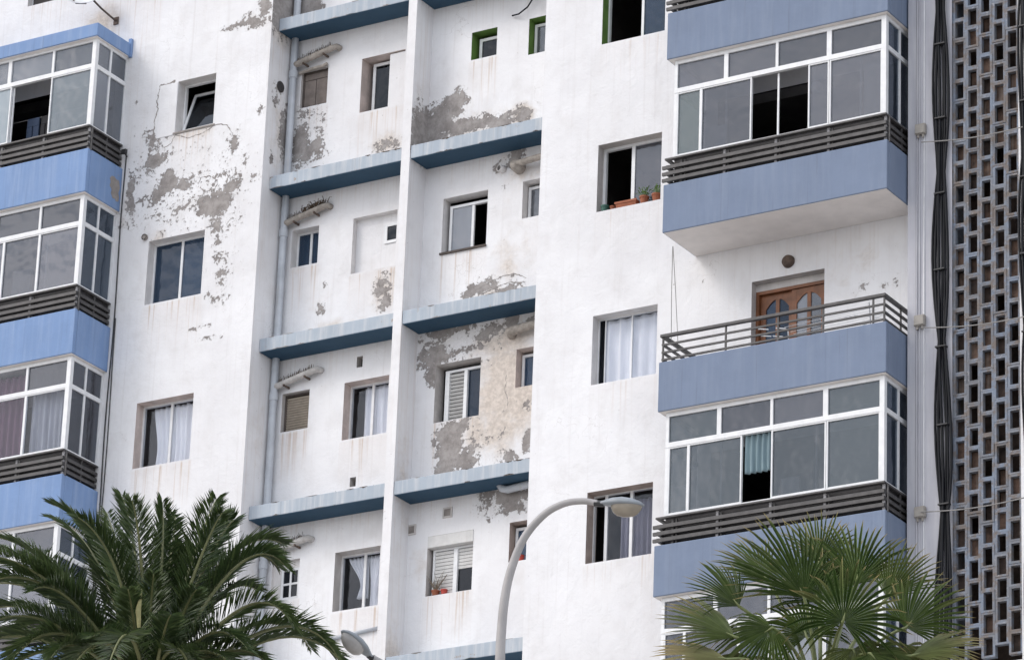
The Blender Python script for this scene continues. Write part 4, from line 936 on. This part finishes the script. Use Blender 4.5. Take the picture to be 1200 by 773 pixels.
# ------------------------------------------------------------------ pots on the sills
def pot(x, y, z, r0, h, matn, label, group=None, plant=None, box=None):
    t_ = thing('flower_pot' if box is None else 'planter', label, 'flower pot' if box is None else 'planter', (x, y, z+ZB), group)
    if box:
        L, W = box; b = MB(); b.add([(-L*.46, -W*.4, 0), (L*.46, -W*.4, 0), (L*.46, W*.4, 0), (-L*.46, W*.4, 0), (-L*.5, -W*.5, h), (L*.5, -W*.5, h), (L*.5, W*.5, h), (-L*.5, W*.5, h)], [(0, 3, 2, 1), (4, 5, 6, 7), (0, 1, 5, 4), (1, 2, 6, 5), (2, 3, 7, 6), (3, 0, 4, 7)])
        b.build('box', matn, t_, bevel=.006); b = MB(); frame = b.box(-L*.52, L*.52, -W*.54, -W*.48, h-.03, h+.004); b.build('rim', matn, t_)
    else:
        MB().lathe([(0, 0), (r0*.72, 0), (r0*.95, h*.78), (r0*1.06, h*.78), (r0*1.06, h), (r0*.9, h), (r0*.88, h*.88), (0, h*.88)], 16).build('pot', matn, t_, smooth=False)
    rr = random.Random(int(x*100))
    if plant == 'leafy':
        b = MB()
        for i in range(46):
            a = rr.uniform(0, 6.28); el = rr.uniform(.5, 1.5); L = rr.uniform(.06, .17); d = Vector((math.cos(a)*math.cos(el), math.sin(a)*math.cos(el), math.sin(el))); p = Vector((0, 0, h*.88))+d*L; s = d.cross(Vector((0, 0, 1))).normalized()*.014
            tip = p+d*.05+Vector((0, 0, -.012))
            b.tube([(d.x*.01, d.y*.01, h*.85), tuple(p)], .0025, 3, False); b.add([tuple(p), tuple(p+d*.025+s), tuple(tip), tuple(p+d*.025-s)], [(0, 1, 2, 3)])
        b.build('foliage', 'green', t_)
    if plant == 'twig':
        b = MB()
        for i in range(30):
            a = rr.uniform(0, 6.28); L = rr.uniform(.10, .26); p = Vector((0, 0, h*.85)); pts = [tuple(p)]
            for j in range(4):
                a += rr.uniform(-.8, .8); p = p+Vector((math.cos(a)*L*.22, math.sin(a)*L*.12, L*.3)); pts.append(tuple(p))
            b.tube(pts, [.006, .005, .004, .003, .002], 4, False)
        b.build('stems', 'twig', t_)
z = M_OPEN[1][2]+.002
pot(8.32, .07, z, .065, .11, 'greenpot', 'small green pot at the end of the window sill beside the terracotta planter')
pot(8.47, .06, z, .045, .07, 'terra', 'tiny terracotta pot between the green pot and the planter')
pot(8.73, .07, z, .05, .10, 'terra', 'long terracotta planter box on the window sill', box=(.38, .13))
pot(9.03, .07, z, .075, .13, 'terra', 'round terracotta pot with leafy plant next to the planter box', None, 'leafy')
pot(9.25, .07, z, .075, .13, 'terra', 'round terracotta pot with leafy plant nearest the grey blue balcony', None, 'leafy')
z = RA_OPEN[3][2]+.002
pot(5.05, BACK+.04, z, .065, .085, 'terra', 'terracotta pot with bare twiggy plant on the roller shutter window sill', None, 'twig')
pot(5.21, BACK+.04, z, .055, .08, 'redpot', 'small reddish pot beside the twiggy plant', None, None)
pot(6.58, BACK+.06, RB_OPEN[3][2]+.002, .06, .10, 'redpot', 'red pot on the sill of the brown-jambed narrow window')

# ------------------------------------------------------------------ street lamps
def lamp_head(parent, p, axis, L, glassm):
    """Cobra-head luminaire: hood along `axis` from p, bowl below."""
    ax = axis.normalized(); side = ax.cross(Vector((0, 0, 1))).normalized(); up = side.cross(ax)
    secs = [(0, .035, .03, -.03), (.10, .05, .045, -.04), (.28, .095, .085, -.05), (.50, .125, .10, -.05), (.72, .12, .085, -.048), (.90, .085, .05, -.04), (1.0, .03, .012, -.03)]
    k = L/.62; n = 14; b = MB()
    for (t, wd, hu, hd) in secs:
        c = p+ax*(t*L)
        for i in range(n):
            a = 2*math.pi*i/n; u = math.cos(a)*wd*k; v = math.sin(a); v = v*hu*k if v > 0 else -v*hd*k*.6
            b.v.append(tuple(c+side*u+up*v))
    for j in range(len(secs)-1):
        for i in range(n): b.f.append((j*n+i, j*n+(i+1) % n, (j+1)*n+(i+1) % n, (j+1)*n+i)); b.mi.append(0)
    b.f += [tuple(range(n))[::-1], tuple((len(secs)-1)*n+i for i in range(n))]; b.mi += [0, 0]
    hd_ = b.build('lamp_head', 'lamphead', parent, smooth=True)
    b = MB(); rings = [(1.0, 0), (.97, .05), (.82, .115), (.55, .165), (.2, .185), (.02, .187)]; m_ = 18
    for (s, dz) in rings:
        for i in range(m_):
            a = 2*math.pi*i/m_; c = p+ax*(L*.62)+ax*(math.cos(a)*.215*L/.62*s)+side*(math.sin(a)*.098*k*s)-up*(dz*k*.85+.012)
            b.v.append(tuple(c))
    for j in range(len(rings)-1):
        for i in range(m_): b.f.append((j*m_+i, j*m_+(i+1) % m_, (j+1)*m_+(i+1) % m_, (j+1)*m_+i)); b.mi.append(0)
    b.build('lamp_bowl', glassm, hd_, smooth=True)
    b = MB()
    c0 = p-ax*.03*k; b.tube([tuple(c0-ax*.03*k), tuple(p+ax*.07*k)], .042*k, 10); b.build('collar', 'dark', hd_)
D = 40.0
foot = at(586, 773, D); ang = R(18)                 # arm swings a little towards the viewer
adir = (rt0*math.cos(ang) - Vector((rt0.y*-1, rt0.x, 0))*math.sin(ang)).normalized()
S = 1/119.0
arc = [(0, 773), (0, 748), (.018, 705), (.07, 664), (.185, 627), (.37, 601), (.56, 590), (.74, 589), (.88, 593)]
zt = lambda py: at(588, py+4 if py < 700 else py, D).z
pts = [Vector((foot.x, foot.y, .0)), Vector((foot.x, foot.y, 5)), Vector((foot.x, foot.y, 10))]+[Vector((foot.x, foot.y, 0))+adir*(s*1.08)+Vector((0, 0, zt(py))) for s, py in arc]
def smooth_path(P, n=6):
    out = []
    for i in range(len(P)-1):
        p0, p1, p2, p3 = P[max(i-1, 0)], P[i], P[i+1], P[min(i+2, len(P)-1)]
        for j in range(n):
            t = j/n; out.append(.5*((2*p1)+(p2-p0)*t+(2*p0-5*p1+4*p2-p3)*t*t+(3*p1-p0-3*p2+p3)*t**3))
    return out+[P[-1]]
sp = pts[:3]+smooth_path(pts[3:])
t_ = thing('street_lamp', 'tall grey street lamp with curved arm in front of the white wall', 'street lamp', (foot.x, foot.y, 0), 'street lamps')
loc = Vector((foot.x, foot.y, 0))
rad = [.085, .075, .062]+[.050-.021*i/(len(sp)-4) for i in range(len(sp)-3)]
pole = MB().tube([p-loc for p in sp], rad, 14).build('pole', 'lamp', t_, smooth=True)
end = pts[-1]-loc; ax = (pts[-1]-pts[-2]).normalized()
lamp_head(t_, end, (adir+Vector((0, 0, -.10))), .46, 'lampglass')
MB().lathe([(0, .45), (.11, .45), (.13, .40), (.13, 0), (0, 0)], 14).build('base', 'lamp', t_)
# second lamp: only its head and arm end show
D2 = 46.0; hp = at(436, 771, D2); adir2 = (-rt0*.62 - Vector((fwd.x, fwd.y, 0)).normalized()*.55 + Vector((0, 0, .40))).normalized()
base2 = Vector((hp.x, hp.y, 0)) - Vector((adir2.x, adir2.y, 0))*2.2
t_ = thing('street_lamp', 'street lamp whose pale bowl peeps up beside the date palm', 'street lamp', base2, 'street lamps')
q = [base2, base2+Vector((0, 0, 6)), base2+Vector((0, 0, hp.z-2.6)), base2+Vector((0, 0, hp.z-1.6))+adir2*.4, hp-adir2*.5, hp]
MB().tube([p-base2 for p in q[:2]+smooth_path(q[2:])], .05, 12).build('pole', 'lamp', t_, smooth=True)
lamp_head(t_, hp-base2, adir2, .50, 'lampglass2')

# ------------------------------------------------------------------ date palm (left)
def set_attr(o, name, vals):
    a = o.data.attributes.new(name, 'FLOAT', 'POINT'); a.data.foreach_set('value', np.array(vals, dtype=np.float32))
def bez(a, b, c, t): return a*(1-t)**2+b*(2*t*(1-t))+c*t*t
def frond(parent, base, mid, tip, seed, wid=.46, npair=112, dry=0.):
    r = random.Random(seed)
    b = MB(); tv = []; lt = []
    ctrl = mid*2-(base+tip)*.5                   # so that the curve passes through mid
    def P(t): return bez(base, ctrl, tip, t)
    L = sum((P((i+1)/20)-P(i/20)).length for i in range(20))
    wid *= min(1, .22+.78*L/1.9)
    chord = (tip-base).normalized()
    upv = Vector((0, 0, 1)); ref = upv-(chord*chord.dot(upv))
    # upper side of the frond: away from the curve's inside
    bend = (ctrl-(base+tip)*.5); nrm = bend.normalized() if bend.length > .05 else ref.normalized()
    nrm = (nrm+ref*.25).normalized()
    for i in range(npair):
        t = .10+.895*(i/(npair-1))
        p = P(t); tg = (P(min(1, t+.02))-P(max(0, t-.02))).normalized()
        sd_ = tg.cross(nrm)
        if sd_.length < 1e-4: continue
        sd_.normalize(); nn = sd_.cross(tg).normalized()
        env = min(1, .35+2.6*(t-.08))*(1-.62*max(0, (t-.50)/.50)**1.5)
        for s in (-1, 1):
            ln = wid*env*r.uniform(.72, 1.12)
            fa = R(r.uniform(46, 62)-22*t)       # angle to the rachis
            va = R(r.uniform(2, 26))            # V up
            d = tg*math.cos(fa)+(sd_*s*math.cos(va)+nn*math.sin(va))*math.sin(fa)
            d.normalize(); wv = d.cross(nn)
            if wv.length < 1e-3: wv = tg.copy()
            wv = wv.normalized()*(.0088*r.uniform(.8, 1.15))
            fold = nn*.009
            q1 = p+d*ln*.45; q2 = p+d*ln-upv*(ln*r.uniform(.0, .10))
            o = len(b.v)
            b.v += [tuple(p), tuple(q1+wv+fold), tuple(q1-fold), tuple(q1-wv+fold), tuple(q2)]
            b.f += [(o, o+2, o+1), (o, o+3, o+2), (o+1, o+2, o+4), (o+2, o+3, o+4)]; b.mi += [0]*4
            tv += [0, .5, .5, .5, 1.0 if r.random() < .3 else .8]; q_ = (r.random()**3)*.8; lt += [q_*.3, q_, q_*.3, q_, q_]
    f = b.build('frond', 'palm', parent)
    set_attr(f, 'tip', tv); set_attr(f, 'dry', [dry]*len(tv)); set_attr(f, 'sunlit', lt)
    rr = MB().tube([P(i/14) for i in range(15)], [.030-.025*i/14 for i in range(15)], 6); rr.build('rachis', 'rachis', f, smooth=True)
    return f
DP = 46.0
cr = at(172, 800, DP)
pt = thing('date_palm', 'bushy dark green date palm with feathery arching fronds before the bright blue balconies', 'palm tree', (cr.x, cr.y, 0))
b = MB(); prof = []; H = cr.z-.35
for i in range(70): z = H*i/69; prof.append((.30+.02*(i % 2)+(.12 if i > 62 else 0)+(.10*(1-i/8) if i < 8 else 0), z))
b.lathe(prof, 16); b.build('trunk', 'trunk', pt)
cl = Vector((cr.x, cr.y, 0)); hd2 = Vector((fwd.x, fwd.y, 0)).normalized()
def pp(px, py, dd): return at(px, py, DP+dd)-cl
# (tip px, mid px, depth of the tip relative to the crown, base px)
FR = [((62,591),(118,652),.6,(160,800)), ((92,606),(138,672),-.6,(165,800)), ((143,582),(160,660),.5,(170,800)), ((190,588),(189,668),.2,(175,800)), ((254,584),(226,655),.5,(180,800)),
      ((274,609),(240,664),-.2,(182,800)), ((330,636),(262,660),.6,(185,800)), ((334,662),(272,668),-.3,(186,805)), ((344,734),(284,712),-.8,(190,815)), ((400,776),(322,735),-.4,(196,822)),
      ((-14,628),(70,672),.8,(158,800)), ((-30,690),(62,690),-.7,(156,805)), ((-20,718),(60,722),.9,(155,808)), ((2,792),(72,742),-1.2,(160,812)), ((-40,650),(50,668),1.4,(158,802)), ((20,650),(80,680),1.6,(160,802)),
      ((180,672),(176,725),-.9,(172,812)), ((150,690),(158,735),-1.3,(168,815)), ((215,640),(205,700),1.0,(180,805)), ((110,640),(135,700),1.2,(165,805)), ((300,690),(248,705),.9,(186,808)), ((230,690),(210,730),-1.0,(180,812)),
      ((290,760),(240,745),-1.3,(185,820)), ((110,745),(130,755),-1.6,(165,818)), ((60,770),(100,760),-1.4,(160,820)), ((200,720),(190,750),-1.5,(176,820)), ((330,800),(270,762),-.8,(188,825)), ((250,800),(225,775),-1.5,(184,825)), ((-30,760),(50,750),.2,(158,815)),
      ((200,600),(195,690),1.3,(178,805)), ((125,600),(150,690),1.5,(168,805)), ((275,650),(235,690),1.4,(184,805)), ((40,690),(90,710),-1.0,(160,810)), ((20,740),(80,735),1.0,(158,812))]
for i, (tp, md, dz, bs) in enumerate(FR):
    frond(pt, pp(*bs, dz*.10), pp(*md, dz*.45), pp(*tp, dz), i+1, .46 if i < 16 else .43)
r = random.Random(11)
for i, (tp, md, dz, bs) in enumerate(FR[:14]):          # a second rank of fronds behind and between the first
    jx, jy, dd = r.uniform(-20, 20), r.uniform(2, 26), r.uniform(.5, 1.5)*r.choice([-1, 1, 1])
    frond(pt, pp(bs[0]+r.uniform(-6, 6), bs[1]+4, dd*.1), pp(md[0]+jx*.5, md[1]+jy*.8, dd*.45), pp(tp[0]+jx, tp[1]+jy, dd), 60+i, .42, 100)
r = random.Random(3)
for i in range(16):                                   # lower skirt, mostly below the frame
    a = i*2.4; L = r.uniform(1.6, 2.3); bs = cr-cl+Vector((0, 0, -.1)); d = Vector((math.cos(a), math.sin(a), 0))
    frond(pt, bs, bs+d*L*.55+Vector((0, 0, .25)), bs+d*L+Vector((0, 0, -.75)), 100+i, .40, 80)
b = MB().tube([pp(163, 735, -.9), pp(162, 715, -.95), pp(166, 690, -1.0)], [.02, .03, .008], 6); b.build('flower_spathe', 'spike', pt)

# ------------------------------------------------------------------ fan palm (right)
DF = 43.0
cf = at(962, 812, DF)
ft = thing('fan_palm', 'fan palm with spiky leaves and dry tips before the grey blue balconies', 'palm tree', (cf.x, cf.y, 0))
b = MB(); prof = []; H = cf.z-.1
for i in range(80): z = H*i/79; prof.append((.17+.012*(i % 2)+(.10*(1-i/9) if i < 9 else 0)+(.05 if i > 70 else 0), z))
b.lathe(prof, 16); b.build('trunk', 'trunk', ft)
fl = Vector((cf.x, cf.y, 0))
def pf(px, py, dd=0): return at(px, py, DF+dd)-fl
def fan_leaf(hub, out, nrm, rad, seed, spread=125, nseg=46, dry=.0, droop=.16):
    r = random.Random(seed); out = out.normalized(); nrm = (nrm-out*nrm.dot(out)).normalized(); sd_ = out.cross(nrm)
    b = MB(); tv = []; dv = []; lv = []
    half = R(spread); dth = 2*half/nseg; down = Vector((0, 0, -1))
    for i in range(nseg):
        th = -half+dth*(i+.5)
        ln = rad*(1-.22*(abs(th)/half)**2)*r.uniform(.92, 1.06)
        ln *= r.uniform(.8, 1.0) if abs(th) > half*.8 else 1; dr = droop*r.uniform(.4, 1.5)*(1+.8*(abs(th)/half)); tw = r.uniform(-.035, .035); sp_ = min(1., dry+(r.random()**6)*.8); sv = (r.random()**2.2)*.9; lv_ = sv
        fr = [(.03, .9), (.24, .96), (.42, .95), (.62, .92), (.84, .58), (1.0, .03)]; roll = r.uniform(-.9, .9)
        o = len(b.v)
        for j, (t, ww) in enumerate(fr):
            a0 = th+tw*max(0, t-.5)*2
            base_w = (t*ln*math.tan(dth/2)) if t <= .44 else (.44*ln*math.tan(dth/2))
            hw = base_w*ww
            dirv = out*math.cos(a0)+sd_*math.sin(a0); perp = -out*math.sin(a0)+sd_*math.cos(a0)
            c = hub+dirv*(t*ln)+nrm*(-.10*rad*t*t)+down*(dr*rad*max(0, t-.42)**2*1.9)
            pleat = nrm*(hw*1.1); rl = nrm*(hw*roll*max(0, t-.2)*1.4)
            b.v += [tuple(c-perp*hw+pleat-rl), tuple(c-pleat*.6), tuple(c+perp*hw+pleat+rl)]
            tv += [t*(.96+.06*r.random())]*3; dv += [sp_*max(0, (t-.45)/.55)+dry*.5]*3; lv += [lv_*.9, lv_*.4, lv_*.9]
        for j in range(len(fr)-1):
            k = o+j*3
            b.f += [(k, k+1, k+4, k+3), (k+1, k+2, k+5, k+4)]; b.mi += [0, 0]
    f = b.build('fan_leaf', 'fan', ft); set_attr(f, 'tip', tv); set_attr(f, 'dry', [min(1, x) for x in dv]); set_attr(f, 'sunlit', lv)
    return f
# hub px, outward px (direction of the leaf axis), depth, radius px, spread deg, facing tilt, dryness
PXM = FPX*math.cos(R(19))/DF
toc = -Vector((fwd.x, fwd.y, 0)).normalized()
FL = [((942,698),(905,625),-.15,112,70,.55,0.,.10), ((1004,682),(1010,610),.35,96,72,.5,0.,.10), ((988,728),(996,690),-.55,84,135,.35,0.,.22), ((1062,735),(1100,690),-.1,84,85,.5,0.,.12),
      ((866,710),(830,668),-.2,74,62,.5,0.,.12), ((861,746),(812,722),-.35,92,55,.6,.06,.10), ((852,772),(800,762),-.55,88,45,.7,.62,.10), ((1068,768),(1120,752),-.4,88,50,.7,.25,.12),
      ((905,735),(880,752),-.35,78,95,.4,.0,.30), ((960,660),(962,610),.6,80,60,.5,.05,.1), ((1040,700),(1070,640),.3,90,55,.5,.10,.1), 
      ((1020,765),(1040,790),-.5,80,100,.4,.05,.3), ((900,680),(870,640),.4,80,60,.5,.0,.1), ((1055,760),(1075,785),-.2,60,90,.4,.3,.3), ((905,790),(860,785),-.6,75,60,.6,.7,.2), ((1085,795),(1130,790),-.3,70,60,.6,.4,.2), ((960,705),(940,650),.2,90,80,.5,0.,.1),
      ((945,745),(930,700),.1,70,120,.4,0.,.25), ((1000,760),(1015,800),-.4,72,110,.4,.2,.3), ((880,770),(850,800),-.2,78,80,.5,.3,.3), ((985,690),(985,640),.7,85,70,.5,0.,.1), ((1050,780),(1090,775),.0,85,70,.6,.1,.2)]
for i, (h, o_, dd, rp, spd, tilt, dry, droop) in enumerate(FL):
    hub = pf(*h, dd); out = (pf(*o_, dd)-hub).normalized(); out = (out+toc*.15*(1 if dd < 0 else -1)).normalized()
    nrm = toc*(1-tilt*.4)+Vector((0, 0, tilt))
    f = fan_leaf(hub, out, nrm, rp/PXM, 40+i, spd, int(17+spd*.15), dry, droop)
    root = pf(962+(h[0]-962)*.12, 812, dd*.1)
    mid = root*.5+hub*.5+Vector((0, 0, .12))
    ctrl = mid*2-(root+hub)*.5
    MB().tube([bez(root, ctrl, hub, t/8) for t in range(9)]+[hub+out*.10], [.022]*4+[.017]*5+[.004], 6).build('petiole', 'petiole', f, smooth=True)
r = random.Random(9)
for i in range(14):                                    # lower and rear leaves, mostly below the frame
    a = i*2.39; d = Vector((math.cos(a), math.sin(a), r.uniform(-.5, .1))); hub = cf-fl+d*r.uniform(.6, .9)
    f = fan_leaf(hub, d, Vector((0, 0, 1)), r.uniform(.6, .75), 90+i, 95, 40, r.choice([0, 0, .2, .6]), .3)
    MB().tube([cf-fl, hub], [.022, .015], 6).build('petiole', 'petiole', f)
b = MB()
for i in range(160):
    a = r.uniform(0, 6.28); p = cf-fl+Vector((math.cos(a)*.15, math.sin(a)*.15, r.uniform(-.3, .15))); b.tube([p, p+Vector((math.cos(a)*r.uniform(.05, .25), math.sin(a)*r.uniform(.05, .25), r.uniform(-.1, .2)))], [.006, .002], 4, False)
o = b.build('crown_fibre', 'fibre', ft); o['kind'] = 'stuff'
